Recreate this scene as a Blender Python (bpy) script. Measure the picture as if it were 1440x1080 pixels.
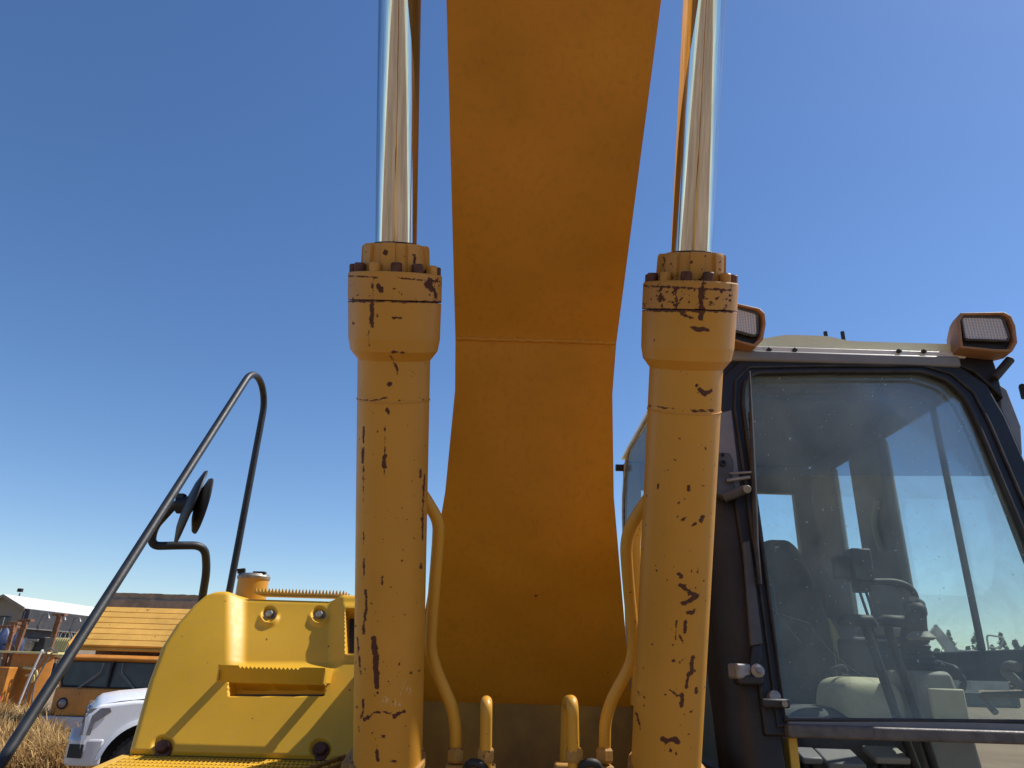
import bpy, math, random
import numpy as np
from mathutils import Vector, Matrix, Quaternion
random.seed(7); np.random.seed(7)
for o in list(bpy.data.objects): bpy.data.objects.remove(o)
S = bpy.context.scene
COL = S.collection
R = math.radians

# ------------------------------------------------------------------ camera
F_PX = 1000.0; PITCH = math.atan(0.40); ROLL = 0.030
CAM = Vector((0, 0, 1.7))
Fw = Vector((0, math.cos(PITCH), math.sin(PITCH)))
_U0 = Vector((0, -math.sin(PITCH), math.cos(PITCH))); _R0 = Vector((1, 0, 0))
Up = _U0*math.cos(ROLL) - _R0*math.sin(ROLL)
Rt = _R0*math.cos(ROLL) + _U0*math.sin(ROLL)
cd = bpy.data.cameras.new('camera'); cam = bpy.data.objects.new('camera', cd); COL.objects.link(cam)
cd.sensor_width = 36; cd.lens = 36*F_PX/1440; cd.clip_start = 0.05; cd.clip_end = 6000
mw = Matrix((Rt, Up, -Fw)).transposed().to_4x4(); mw.translation = CAM
cam.matrix_world = mw
S.camera = cam

# ------------------------------------------------------------------ sky, sun, exposure
SUN = Vector((0.55, 0.18, 0.82)).normalized()           # direction towards the sun
w = bpy.data.worlds.new('World'); S.world = w; w.use_nodes = True
nt = w.node_tree; nt.nodes.clear()
sky = nt.nodes.new('ShaderNodeTexSky'); sky.sky_type = 'NISHITA'; sky.sun_disc = False
sky.sun_elevation = math.asin(SUN.z); sky.sun_rotation = math.atan2(SUN.x, SUN.y)
sky.altitude = 300; sky.air_density = 1.0; sky.dust_density = 0.25; sky.ozone_density = 3.0
bg = nt.nodes.new('ShaderNodeBackground'); bg.inputs[1].default_value = 0.115
wo = nt.nodes.new('ShaderNodeOutputWorld')
hs_ = nt.nodes.new('ShaderNodeHueSaturation'); hs_.inputs['Saturation'].default_value = 1.16; hs_.inputs['Hue'].default_value = .505
nt.links.new(sky.outputs[0], hs_.inputs['Color']); nt.links.new(hs_.outputs[0], bg.inputs[0]); nt.links.new(bg.outputs[0], wo.inputs[0])
sd = bpy.data.lights.new('sun', 'SUN'); sd.energy = 4.9; sd.angle = R(0.53); sd.color = (1, 0.94, 0.85)
so = bpy.data.objects.new('sun', sd); COL.objects.link(so)
so.rotation_euler = SUN.to_track_quat('Z', 'Y').to_euler()
so.location = (5, -3, 12)
S.view_settings.view_transform = 'Standard'; S.view_settings.look = 'None'
S.view_settings.gamma = 1; S.view_settings.exposure = 0.27; S.view_settings.use_curve_mapping = False

# ------------------------------------------------------------------ pixel -> place helpers
def ray(px, py):
    u = (px-720)/F_PX; v = (540-py)/F_PX
    return Fw + Rt*u + Up*v
def W(px, py, d=None, X=None, Y=None, Z=None):
    r = ray(px, py)
    if d is not None: return CAM + r*d
    if X is not None: return CAM + r*((X-CAM.x)/r.x)
    if Y is not None: return CAM + r*((Y-CAM.y)/r.y)
    return CAM + r*((Z-CAM.z)/r.z)
def WP(px, py, p0, n):
    r = ray(px, py); n = Vector(n); p0 = Vector(p0)
    return CAM + r*((p0-CAM).dot(n)/r.dot(n))
_M = np.array([list(Rt), list(Up), list(Fw)])
def to_px(P):
    q = (np.asarray(P, float)-np.array(CAM)) @ _M.T
    return np.stack([720+F_PX*q[:, 0]/q[:, 2], 540-F_PX*q[:, 1]/q[:, 2]], 1)

# ------------------------------------------------------------------ mesh builder
def orth(d):
    d = Vector(d).normalized()
    a = Vector((0, 0, 1)) if abs(d.z) < 0.9 else Vector((1, 0, 0))
    x = d.cross(a).normalized(); return x, d.cross(x).normalized(), d
def fillet(pts, r, seg=6):
    pts = [Vector(p) for p in pts]; out = [pts[0]]
    for i in range(1, len(pts)-1):
        a, b, c = pts[i-1], pts[i], pts[i+1]
        u = (a-b); v = (c-b); rr = min(r, u.length*.48, v.length*.48)
        p0 = b+u.normalized()*rr; p1 = b+v.normalized()*rr
        for k in range(seg+1):
            t = k/seg; out.append(p0*(1-t)**2 + b*2*t*(1-t) + p1*t*t)
    out.append(pts[-1]); return out
def hairpin(a, b, c, r, seg=20):
    a, b, c = Vector(a), Vector(b), Vector(c); u = (a-b).normalized(); v = (c-b).normalized(); h = u.angle(v)/2
    ctr = b+(u+v).normalized()*(r/math.sin(h)); p0 = b+u*(r/math.tan(h)); p1 = b+v*(r/math.tan(h)); e0 = (p0-ctr).normalized(); ax_ = e0.cross(-(u+v)).normalized()
    tot = math.pi-2*h
    return [ctr+(Quaternion(ax_, tot*k/seg) @ e0)*r for k in range(seg+1)]
class MB:
    local = False            # True: shapes are in the parent's own frame
    def __init__(s): s.v = []; s.f = []
    def add(s, vs, fs):
        o = len(s.v); s.v += [tuple(p) for p in vs]; s.f += [tuple(i+o for i in f) for f in fs]; return s
    def box(s, c, size, rot=None):
        c = Vector(c); hx, hy, hz = [k/2 for k in size]
        vs = [Vector((x, y, z)) for x in (-hx, hx) for y in (-hy, hy) for z in (-hz, hz)]
        if rot is not None: vs = [rot @ p for p in vs]
        return s.add([c+p for p in vs], [(0,1,3,2),(4,6,7,5),(0,4,5,1),(2,3,7,6),(0,2,6,4),(1,5,7,3)])
    def b2(s, a, b):
        return s.box([(a[i]+b[i])/2 for i in range(3)], [abs(a[i]-b[i]) for i in range(3)])
    def prism(s, poly, vec):
        poly = [Vector(p) for p in poly]; n = len(poly); vec = Vector(vec)
        vs = poly + [p+vec for p in poly]
        nrm = Vector((0, 0, 0))
        for i in range(n): nrm += poly[i].cross(poly[(i+1) % n])
        a = list(range(n)); fl = nrm.dot(vec) > 0
        fs = [tuple(a[::-1]) if fl else tuple(a), tuple(i+n for i in (a if fl else a[::-1]))]
        for i in range(n):
            j = (i+1) % n
            fs.append((i, j, j+n, i+n) if fl else (j, i, i+n, j+n))
        return s.add(vs, fs)
    def ring(s, inner, outer, vec):
        n = len(inner); vec = Vector(vec); I = [Vector(p) for p in inner]; O = [Vector(p) for p in outer]
        vs = I+O+[p+vec for p in I]+[p+vec for p in O]; fs = []
        for i in range(n):
            j = (i+1) % n
            fs += [(i, j, j+n, i+n), (i+2*n, i+3*n, j+3*n, j+2*n), (i, i+2*n, j+2*n, j), (i+n, j+n, j+3*n, i+3*n)]
        return s.add(vs, fs)
    def lathe(s, prof, o, axis, n=32, cap=True, rf=None):
        x, y, d = orth(axis); o = Vector(o); vs = []; fs = []
        for (r, h) in prof:
            for k in range(n):
                a = 2*math.pi*k/n; q = r if rf is None else r*rf(a)
                vs.append(o+d*h+(x*math.cos(a)+y*math.sin(a))*q)
        m = len(prof)
        for i in range(m-1):
            for k in range(n):
                k2 = (k+1) % n; fs.append((i*n+k, i*n+k2, (i+1)*n+k2, (i+1)*n+k))
        if cap:
            fs.append(tuple(range(n-1, -1, -1))); fs.append(tuple((m-1)*n+k for k in range(n)))
        return s.add(vs, fs)
    def cyl(s, p0, p1, r0, r1=None, n=20):
        p0 = Vector(p0); p1 = Vector(p1); L = (p1-p0).length
        return s.lathe([(r0, 0), (r0 if r1 is None else r1, L)], p0, p1-p0, n)
    def tube(s, pts, r, n=12, closed=False):
        pts = [Vector(p) for p in pts]; m = len(pts); vs = []; fs = []
        T = []
        for i in range(m):
            a = pts[(i-1) % m] if (closed or i) else pts[0]; b = pts[(i+1) % m] if (closed or i < m-1) else pts[-1]
            T.append((b-a).normalized())
        x, y, _ = orth(T[0])
        for i in range(m):
            if i:
                q = T[i-1].rotation_difference(T[i]); x = q @ x
            x = (x - T[i]*x.dot(T[i])).normalized(); y = T[i].cross(x)
            rr = r[i] if isinstance(r, (list, tuple)) else r
            for k in range(n):
                a = 2*math.pi*k/n; vs.append(pts[i]+(x*math.cos(a)+y*math.sin(a))*rr)
        for i in range(m if closed else m-1):
            for k in range(n):
                k2 = (k+1) % n; i2 = (i+1) % m
                fs.append((i*n+k, i*n+k2, i2*n+k2, i2*n+k))
        if not closed: fs += [tuple(range(n-1, -1, -1)), tuple((m-1)*n+k for k in range(n))]
        return s.add(vs, fs)
    def grid(s, G):
        nu = len(G); nv = len(G[0]); vs = [p for row in G for p in row]
        return s.add(vs, [(i*nv+j, i*nv+j+1, (i+1)*nv+j+1, (i+1)*nv+j) for i in range(nu-1) for j in range(nv-1)])
    def loft(s, secs, cap=True):
        n = len(secs[0]); vs = [p for q in secs for p in q]; fs = []
        for i in range(len(secs)-1):
            for k in range(n):
                k2 = (k+1) % n; fs.append((i*n+k, i*n+k2, (i+1)*n+k2, (i+1)*n+k))
        if cap: fs += [tuple(range(n-1, -1, -1)), tuple((len(secs)-1)*n+k for k in range(n))]
        return s.add(vs, fs)
    def build(s, name, mat, parent=None, smooth=35, bevel=0, seg=2, attrs=None, fix=True):
        me = bpy.data.meshes.new(name); me.from_pydata([tuple(p) for p in s.v], [], s.f); me.update()
        if fix:
            import bmesh
            bm = bmesh.new(); bm.from_mesh(me); bmesh.ops.recalc_face_normals(bm, faces=bm.faces); bm.to_mesh(me); bm.free()
        if mat is not None: me.materials.append(mat)
        if mat is not None and mat.get('wear') and not attrs: attrs = {'chip': [-1.5]*len(me.vertices), 'chalk': [-1.5]*len(me.vertices)}
        if attrs:
            for k, arr in attrs.items():
                at = me.attributes.new(k, 'FLOAT', 'POINT'); at.data.foreach_set('value', np.asarray(arr, np.float32))
        if smooth:
            me.polygons.foreach_set('use_smooth', [True]*len(me.polygons)); me.set_sharp_from_angle(angle=R(smooth))
        o = bpy.data.objects.new(name, me); COL.objects.link(o)
        if parent is not None:
            o.parent = parent
            if not s.local and parent.type == 'EMPTY': o.matrix_parent_inverse = parent.matrix_basis.inverted()
        if bevel:
            b = o.modifiers.new('bevel', 'BEVEL'); b.width = bevel; b.segments = seg; b.limit_method = 'ANGLE'; b.angle_limit = R(35)
        return o
def thing(name, label, cat, loc=(0, 0, 0), group=None):
    o = bpy.data.objects.new(name, None); COL.objects.link(o); o.location = loc; o.empty_display_size = .2
    return tag(o, label, cat, group)
def tag(o, label, cat, group=None, kind=None):
    o['label'] = label; o['category'] = cat
    if group: o['group'] = group
    if kind: o['kind'] = kind
    return o

# ------------------------------------------------------------------ materials
class NT:
    def __init__(s, name):
        s.m = bpy.data.materials.new(name); s.m.use_nodes = True; s.t = s.m.node_tree; s.t.nodes.clear()
        s.out = s.t.nodes.new('ShaderNodeOutputMaterial')
        s.tc = s.t.nodes.new('ShaderNodeTexCoord')
    def n(s, typ, **kw):
        q = s.t.nodes.new(typ)
        for k, v in kw.items(): setattr(q, k, v)
        return q
    def l(s, a, b): s.t.links.new(a, b)
    def put(s, sock, v):
        if isinstance(v, bpy.types.NodeSocket): s.l(v, sock)
        elif isinstance(v, (tuple, list)) and len(v) == 3 and sock.type == 'RGBA': sock.default_value = (*v, 1)
        else: sock.default_value = v
    def co(s, scale=(1, 1, 1), rot=(0, 0, 0)):
        q = s.n('ShaderNodeMapping'); s.l(s.tc.outputs['Object'], q.inputs[0]); q.inputs['Scale'].default_value = scale; q.inputs['Rotation'].default_value = rot
        return q.outputs[0]
    def noise(s, scale, detail=4, rough=.55, co=None, dist=0):
        q = s.n('ShaderNodeTexNoise'); q.inputs['Scale'].default_value = scale; q.inputs['Detail'].default_value = detail
        q.inputs['Roughness'].default_value = rough; q.inputs['Distortion'].default_value = dist
        s.l(co if co is not None else s.tc.outputs['Object'], q.inputs['Vector']); return q.outputs['Fac']
    def ramp(s, fac, a, b, ca=(0, 0, 0), cb=(1, 1, 1)):
        q = s.n('ShaderNodeValToRGB'); s.l(fac, q.inputs[0]); e = q.color_ramp.elements
        e[0].position = a; e[1].position = b; e[0].color = (*ca, 1); e[1].color = (*cb, 1); return q.outputs[0]
    def math(s, op, a, b=0.0, clamp=False):
        q = s.n('ShaderNodeMath', operation=op); q.use_clamp = clamp; s.put(q.inputs[0], a); s.put(q.inputs[1], b); return q.outputs[0]
    def mix(s, fac, a, b, blend='MIX'):
        q = s.n('ShaderNodeMix', data_type='RGBA', blend_type=blend); s.put(q.inputs[0], fac); s.put(q.inputs[6], a); s.put(q.inputs[7], b); return q.outputs[2]
    def attr(s, name):
        q = s.n('ShaderNodeAttribute'); q.attribute_name = name; return q.outputs['Fac']
    def bump(s, h, strength=.2, dist=.01):
        q = s.n('ShaderNodeBump'); q.inputs['Strength'].default_value = strength; q.inputs['Distance'].default_value = dist; s.l(h, q.inputs['Height']); return q.outputs[0]
    def bsdf(s, col, rough=.5, metal=0.0, normal=None, spec=.5, **kw):
        q = s.n('ShaderNodeBsdfPrincipled'); s.put(q.inputs['Base Color'], col); s.put(q.inputs['Roughness'], rough); s.put(q.inputs['Metallic'], metal)
        q.inputs['Specular IOR Level'].default_value = spec
        if normal is not None: s.l(normal, q.inputs['Normal'])
        for k, v in kw.items(): s.put(q.inputs[k], v)
        return q.outputs[0]
    def fin(s, sh): s.l(sh, s.out.inputs[0]); return s.m

def painted(name, col, rough=.45, vary=.18, chips=0.0, attr=False, dust=.15, rust=(.070, .021, .010), speck=True, bump=.12, streak=0.0, dustcol=(.36, .25, .13)):
    t = NT(name)
    big = t.noise(2.2, 3); fine = t.noise(38, 5, .6); sp = t.noise(160, 2, .5)
    dark = tuple(c*(1-vary) for c in col); lite = tuple(min(1, c*(1+vary*.8)+.01) for c in col)
    c = t.mix(t.ramp(big, .3, .7), dark, lite)
    c = t.mix(t.math('MULTIPLY', t.ramp(fine, .45, .75), dust), c, dustcol)
    if streak:
        st = t.noise(9, 4, .6, co=t.co((6, 6, .5)))
        c = t.mix(t.math('MULTIPLY', t.ramp(st, .5, .75), streak), c, tuple(k*.35 for k in col))
    rg = t.math('ADD', t.math('MULTIPLY', fine, .25), rough-.1)
    if speck:
        n1 = t.noise(70, 2, .5); c = t.mix(t.math('MULTIPLY', t.ramp(n1, .725, .745), .85), c, tuple(k*.8 for k in rust))
    h = fine
    if chips or attr:
        mask = None
        if chips:
            z = t.noise(16, 6, .62); zz = t.noise(3.1, 2)
            mask = t.ramp(t.math('ADD', z, t.math('MULTIPLY', t.math('SUBTRACT', zz, .5), .35)), .735-chips, .745-chips)
        if attr:
            a = t.math('ADD', t.attr('chip'), t.math('MULTIPLY', t.math('SUBTRACT', t.noise(75, 7, .72), .5), 3.4))
            am = t.ramp(a, .02, .10)
            mask = am if mask is None else t.math('MAXIMUM', mask, am)
            halo = t.ramp(t.math('ADD', t.attr('chip'), t.math('MULTIPLY', t.math('SUBTRACT', t.noise(60, 4), .5), 1.0)), -.35, .3)
            c = t.mix(t.math('MULTIPLY', halo, .5), c, (.24, .085, .02))
        rc = t.mix(t.noise(120, 4), tuple(k*.45 for k in rust), tuple(k*2.0 for k in rust))
        c = t.mix(mask, c, rc); rg = t.math('ADD', rg, t.math('MULTIPLY', mask, .35), True)
        h = t.math('SUBTRACT', t.math('MULTIPLY', fine, .3), mask)
        if attr:
            ch = t.ramp(t.math('ADD', t.attr('chalk'), t.math('MULTIPLY', t.math('SUBTRACT', t.noise(260, 3, .7), .5), 1.3)), .05, .5)
            c = t.mix(t.math('MULTIPLY', ch, .75), c, (.66, .52, .32))
    if attr: t.m['wear'] = 1
    return t.fin(t.bsdf(c, rg, 0, t.bump(h, bump, .004)))

def plain(name, col, rough=.5, metal=0.0, vary=.25, scale=12, dust=0.0, bump=.05, dustcol=(.33, .27, .2), spec=.5):
    t = NT(name); a = t.noise(scale, 5, .6); b = t.noise(scale*7, 3)
    c = t.mix(t.ramp(a, .3, .72), tuple(k*(1-vary) for k in col), tuple(min(1, k*(1+vary)) for k in col))
    if dust: c = t.mix(t.math('MULTIPLY', t.ramp(t.noise(scale*.6, 6, .65), .42, .72), dust), c, dustcol)
    return t.fin(t.bsdf(c, t.math('ADD', t.math('MULTIPLY', b, .25), rough-.1), metal, t.bump(b, bump, .004), spec))

def glass(name, tint, dust=.06, refl=1.0, dustcol=(.55, .56, .52), scale=3.0, spots=True, low=None):
    t = NT(name)
    tr = t.n('ShaderNodeBsdfTransparent'); tr.inputs[0].default_value = (*tint, 1)
    gl = t.n('ShaderNodeBsdfGlossy'); gl.inputs[1].default_value = .02
    fr = t.n('ShaderNodeFresnel'); fr.inputs[0].default_value = 1.5
    m1 = t.n('ShaderNodeMixShader'); t.l(t.math('MULTIPLY', fr.outputs[0], refl), m1.inputs[0]); t.l(tr.outputs[0], m1.inputs[1]); t.l(gl.outputs[0], m1.inputs[2])
    df = t.n('ShaderNodeBsdfDiffuse'); df.inputs[0].default_value = (*dustcol, 1)
    dm = t.math('MULTIPLY', t.ramp(t.noise(scale, 6, .7, dist=.6), .25, .85), dust*2)
    dm = t.math('ADD', dm, dust*.35)
    if low:                       # dirt settled along the bottom edge of the pane
        sx_ = t.n('ShaderNodeSeparateXYZ'); t.l(t.tc.outputs['Object'], sx_.inputs[0])
        q = t.n('ShaderNodeMapRange'); t.l(t.math('ADD', sx_.outputs[2], t.math('MULTIPLY', t.math('SUBTRACT', t.noise(9, 5, .7), .5), .16)), q.inputs[0]); q.inputs[1].default_value = low[0]; q.inputs[2].default_value = low[1]; q.inputs[3].default_value = 0; q.inputs[4].default_value = low[2]
        dm = t.math('ADD', dm, t.math('MULTIPLY', q.outputs[0], t.noise(140, 3, .6)), True)
    if spots: dm = t.math('ADD', dm, t.math('MULTIPLY', t.ramp(t.noise(75, 1, .4), .76, .79), .45), True)
    ts = t.n('ShaderNodeBsdfTranslucent'); ts.inputs[0].default_value = (*dustcol, 1)
    md_ = t.n('ShaderNodeMixShader'); md_.inputs[0].default_value = .5; t.l(df.outputs[0], md_.inputs[1]); t.l(ts.outputs[0], md_.inputs[2])
    m2 = t.n('ShaderNodeMixShader'); t.l(dm, m2.inputs[0]); t.l(m1.outputs[0], m2.inputs[1]); t.l(md_.outputs[0], m2.inputs[2])
    return t.fin(m2.outputs[0])

YC = (.60, .285, .028)
m_cyl = painted('cylinder_yellow', (.55, .252, .022), .42, .12, 0, True, .07, speck=True)
m_gland = painted('gland_yellow_rusty', (.51, .235, .028), .5, .15, .105, True, .15)
m_boom = painted('boom_orange_yellow', (.57, .232, .004), .42, .14, 0, True, .025, speck=False, streak=.22)
m_hood = painted('hood_yellow', (.66, .37, .012), .47, .10, 0, True, .12, speck=False, bump=.06)
m_yel = painted('pipe_yellow', (.60, .30, .022), .42, .12, .02, False, .10)
m_frame = painted('frame_yellow_dirty', (.34, .17, .022), .6, .3, .06, False, .35, streak=.4)
m_frame_shade = plain('shaded_frame_paint', (.28, .14, .012), .6, 0, .4, 5, .3, .3, (.16, .10, .04))  # dirty frame paint, darkened in colour for the boom foot's shadow
m_tread = painted('tread_yellow', (.64, .37, .022), .42, .14, .01, False, .2)
m_lampbody = plain('lamp_housing_orange', (.31, .155, .065), .6, 0, .18, 14, .25)
def chrome():
    t = NT('chrome_rod'); n1 = t.noise(60, 3, .5, co=t.co((1, 1, .04)))
    cx_ = t.n('ShaderNodeCombineXYZ'); [t.l(t.attr(k), cx_.inputs[i]) for i, k in enumerate(('ca', 'sa', 'hh'))]; n2 = t.noise(6.5, 5, .7, co=cx_.outputs[0]); c = t.mix(t.ramp(n2, .40, .60), (.48, .475, .47), (.70, .69, .68))  # streaked colour stands in for reflections of dark things behind the camera
    return t.fin(t.bsdf(c, t.math('ADD', t.math('MULTIPLY', n1, .05), .035), 1.0, t.bump(n1, .015, .002)))
m_chrome = chrome()
m_black = plain('black_paint', (.010, .010, .012), .52, 0, .3, 9, .12, .08, (.06, .055, .055))
m_blackgl = plain('black_gloss_pipe', (.012, .015, .021), .5, 0, .35, 18, .15, .05, (.12, .13, .14))
m_bolt = plain('rusty_bolt', (.10, .035, .022), .65, .3, .5, 40, .2, .3)
m_steel = plain('worn_steel', (.26, .25, .24), .5, .6, .35, 25, .35)
m_grey = plain('grey_cab_paint', (.17, .175, .185), .5, 0, .15, 10, .25)
m_dkgrey = plain('dark_grey_plastic', (.05, .053, .06), .6, 0, .2, 10, .3, .1, (.16, .16, .15))
m_liner = plain('cab_liner', (.17, .17, .175), .75, 0, .15, 6, .15)
m_roof = plain('roof_pale_yellow', (.80, .82, .56), .5, 0, .08, 5, .2, .05, (.5, .45, .3))
m_gutter = plain('white_gutter', (.72, .70, .64), .5, 0, .08, 14, .25, .05, (.4, .22, .1))
m_cream = plain('seat_vinyl_cream', (.60, .56, .38), .6, 0, .15, 9, .2)
m_seat = plain('seat_fabric_black', (.085, .087, .09), .85, 0, .25, 30, .25, .2, (.15, .15, .14))
m_console = plain('console_beige', (.24, .235, .20), .6, 0, .12, 9, .2)
m_rubber = plain('black_rubber', (.018, .018, .02), .6, 0, .2, 20, .3, .1, (.12, .11, .10))
m_sill = plain('worn_sill_metal', (.085, .075, .072), .5, .1, .3, 30, .35, .2, (.20, .18, .165))
m_glass = glass('cab_glass_green', (.945, .99, .972),   .120, .35, (.76, .86, .80), low=(1.62, 1.50, .16))
m_gside = glass('cab_side_glass', (.965, 1.0, .985), .022, .25, (.62, .76, .70))
m_visor = glass('smoked_visor', (.74, .78, .84), .02, .5, (.35, .38, .45), spots=False)
m_lens = None
def lens():
    t = NT('lamp_lens'); wv = t.n('ShaderNodeTexWave'); wv.inputs['Scale'].default_value = 45; wv.bands_direction = 'Z'
    t.l(t.tc.outputs['Object'], wv.inputs[0]); w2 = t.n('ShaderNodeTexWave'); w2.inputs['Scale'].default_value = 28; w2.bands_direction = 'X'; t.l(t.tc.outputs['Object'], w2.inputs[0])
    h = t.math('ADD', wv.outputs['Fac'], w2.outputs['Fac'])
    c = t.mix(t.ramp(h, .4, 1.6), (.34, .335, .34), (.68, .67, .68))
    return t.fin(t.bsdf(c, .18, .1, t.bump(h, .6, .004)))
m_lens = lens()

# ================================================================== the setting: ground
def ground_mat():
    t = NT('dry_ground'); a = t.noise(.35, 5, .6); b = t.noise(6, 6, .65); g = t.noise(55, 4, .7)
    c = t.mix(t.ramp(a, .35, .68), (.20, .14, .085), (.31, .225, .14))
    c = t.mix(t.ramp(b, .4, .75), c, (.22, .165, .11)); c = t.mix(t.math('MULTIPLY', t.ramp(g, .58, .7), .5), c, (.15, .12, .09))
    return t.fin(t.bsdf(c, .95, 0, t.bump(t.math('ADD', b, g), .5, .03), .2))
gm = ground_mat()
mb = MB()
xs = [-3000, -400, -80, -30, -10, 10, 30, 80, 400, 3000]; ys = [-3000, -400, -60, -20, 0, 20, 60, 400, 3000]
mb.grid([[Vector((x, y, 0)) for y in ys] for x in xs])
g = mb.build('ground', gm, None, 0); g['kind'] = 'structure'

# ================================================================== the excavator
CX = 0.07
exc = thing('excavator', 'worn yellow crawler excavator seen head-on between its two boom cylinders', 'excavator', (CX, 4.2, 0))

# wear marks: strokes of (width, points) in photograph pixels, thrown onto the surface they lie on
def wear(P, N, strokes, soft=3.0):
    P = np.asarray(P); px = to_px(P); view = np.array(CAM)-P
    front = (view*np.asarray(N)).sum(1) > 0 if N is not None else np.ones(len(P), bool)
    out = np.full(len(P), -2.0)
    for wd, pts in strokes:
        pts = [np.array(p, float) for p in pts]
        if len(pts) == 1: pts = pts*2
        for a, b in zip(pts[:-1], pts[1:]):
            ab = b-a; L = max((ab*ab).sum(), 1e-6); t = np.clip(((px-a)@ab)/L, 0, 1)
            d = np.linalg.norm(px-(a+t[:, None]*ab), axis=1)
            out = np.maximum(out, (wd*.62-d)/soft)
    out[~front] = -2
    return np.clip(out, -1.5, 1)

AX0 = Vector((CX, 2.12, 1.52)); AX1 = Vector((CX, 1.267, 3.217)); AXD = (AX1-AX0).normalized()
SEP = .745/2
def sofy(py, side):                              # station on a cylinder's axis for a photograph row
    n = Vector((0, AXD.z, -AXD.y)); return (WP(720, py+5, AX0, n)-AX0).dot(AXD)
CHIP_L = [(7,[(542,355)]),(3,[(583,360),(583,371)]),(2.5,[(524,391),(523,421)]),(6,[(532,402),(536,409)]),(3,[(491,423),(619,425)]),
 (5,[(523,429),(523,459)]),(2,[(531,440),(531,445)]),(2.5,[(552,447),(566,447)]),(3.5,[(498,455)]),(1.6,[(519,464),(519,486)]),(1.5,[(519,487),(526,488)]),(2,[(545,495),(572,495)]),
 (2.5,[(548,500),(553,505),(556,515)]),(2,[(557,512),(559,528)]),(5.5,[(548,540)]),(1.6,[(575,519),(584,525)]),(1.6,[(514,557),(521,554)]),
 (1.6,[(506,562),(534,563)]),(3,[(511,563)]),(3,[(522,564)]),(1.8,[(535,561),(545,559)]),(3.5,[(562,562)]),(1.6,[(594,562),(601,561)]),(4,[(544,576),(547,582)]),
 (2.2,[(512,600),(511,622)]),(3,[(511,630),(510,650)]),(1.5,[(511,655),(511,706)]),(1.5,[(541,598),(541,640)]),(5,[(541,642),(540,656)]),(1.6,[(541,657),(541,670)]),
 (3,[(592,660),(591,671)]),(2.2,[(597,668),(595,700),(594,760)]),(3,[(544,717)]),(1.6,[(511,748),(511,766)]),(2.2,[(512,786),(512,809)]),(3,[(592,793),(592,798)]),
 (2.2,[(538,809),(537,822)]),(3.2,[(514,830),(515,852),(513,872)]),(3.5,[(512,874),(511,891)]),(2,[(503,897),(504,919)]),(2.2,[(505,921),(507,948)]),
 (6.5,[(525.5,898),(528,924),(529,947),(530,966)]),(3,[(531,974)]),(2.2,[(538,930),(542,930)]),(3.2,[(561,933)]),(3.5,[(578,946)]),(2.4,[(590,944)]),
 (2.6,[(511,984),(511,1000),(507,1010)]),(3,[(502,994)]),(2.6,[(513,1011),(527,1002),(541,1001),(556,1006),(569,1000)]),(4.6,[(513,1011),(518,1009)]),(5.5,[(555,1008),(560,1004)]),
 (3,[(524,1031)]),(3,[(536,1037),(541,1035)]),(4,[(530,1055),(531,1069)]),(3.2,[(561,1058)]),(3,[(548,1070),(556,1070)]),(2,[(574,912)]),(2,[(584,915)])]
CHIP_R = [(4,[(972,369)]),(4,[(929,391)]),(3,[(903,435),(1029,438)]),(6,[(986,408),(986,445)]),(6,[(986,448)]),(6,[(978,463),(988,463)]),(3,[(972,461),(996,464)]),(2.6,[(957,442),(974,447)]),
 (2.5,[(920,478)]),(4,[(979,542)]),(6,[(984,548),(990,554)]),(5,[(993,553),(1000,550)]),(1.5,[(996,563),(1004,563)]),(1.6,[(908,570),(960,577),(1003,578)]),(3,[(974,578),(1003,577)]),
 (5,[(968,684),(969,689)]),(3.5,[(955,707)]),(2.5,[(963,702)]),(3.8,[(958,732),(963,728)]),(5,[(986,733),(988,727)]),(2.6,[(974,739),(978,736)]),(2.4,[(926,681),(925,687)]),(1.6,[(992,628),(992,632)]),(1.5,[(981,630)]),
 (2.2,[(981,797),(981,805)]),(5,[(955,807),(958,811)]),(4.6,[(956,822),(964,828),(971,834),(979,837)]),(3,[(978,826)]),(5.5,[(981,838),(970,845),(961,848)]),(5,[(968,861),(974,861)]),(3.5,[(977,858)]),
 (3.4,[(964,874),(963,891)]),(2.5,[(955,893),(961,905)]),(5.5,[(974,924)]),(4.6,[(973,928),(972,947)]),(4,[(968,947),(967,955),(965,967)]),(4,[(947,929)]),(4,[(956,931)]),(3,[(977,944)]),
 (2.2,[(942,970),(952,979),(959,977)]),(5,[(959,977),(959,992)]),(4,[(979,968),(979,974)]),(3.4,[(972,1001)]),(2.2,[(896,972),(907,981)]),(2.2,[(895,1002),(898,1014),(901,1025)]),(3,[(936,977)]),
 (6.5,[(932,1039),(937,1042)]),(5,[(937,1042),(945,1040)]),(7.5,[(950,1040),(953,1043)]),(2.5,[(918,1067)]),(2,[(924,802)]),(3,[(939,815)]),(2,[(948,797)]),(1.6,[(951,872),(950,900)]),(1.8,[(943,1045),(943,1058)]),(1.6,[(951,1050),(951,1062)])]
CHALK = [(1.6,[(536,992),(540,979),(543,979),(544,992)]),(1.5,[(537,986),(544,987)]),(1.6,[(553,980),(547,981),(546,986),(552,988),(551,993),(545,994)]),(1.5,[(555,979),(556,994)]),(1.4,[(559,984),(560,993),(562,987),(563,994),(564,986)]),(1.4,[(531,990),(534,991)]),
 (1.5,[(571,956),(562,979)]),(1.5,[(574,962),(571,976)]),(1.5,[(580,965),(576,968),(577,972),(574,978),(579,976),(580,971),(577,971)]),(1.4,[(566,960),(567,963)]),
 (1.4,[(544,950),(545,957),(550,956)]),(1.4,[(549,953),(550,964)]),(1.4,[(529,1016),(534,1012)])]

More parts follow.
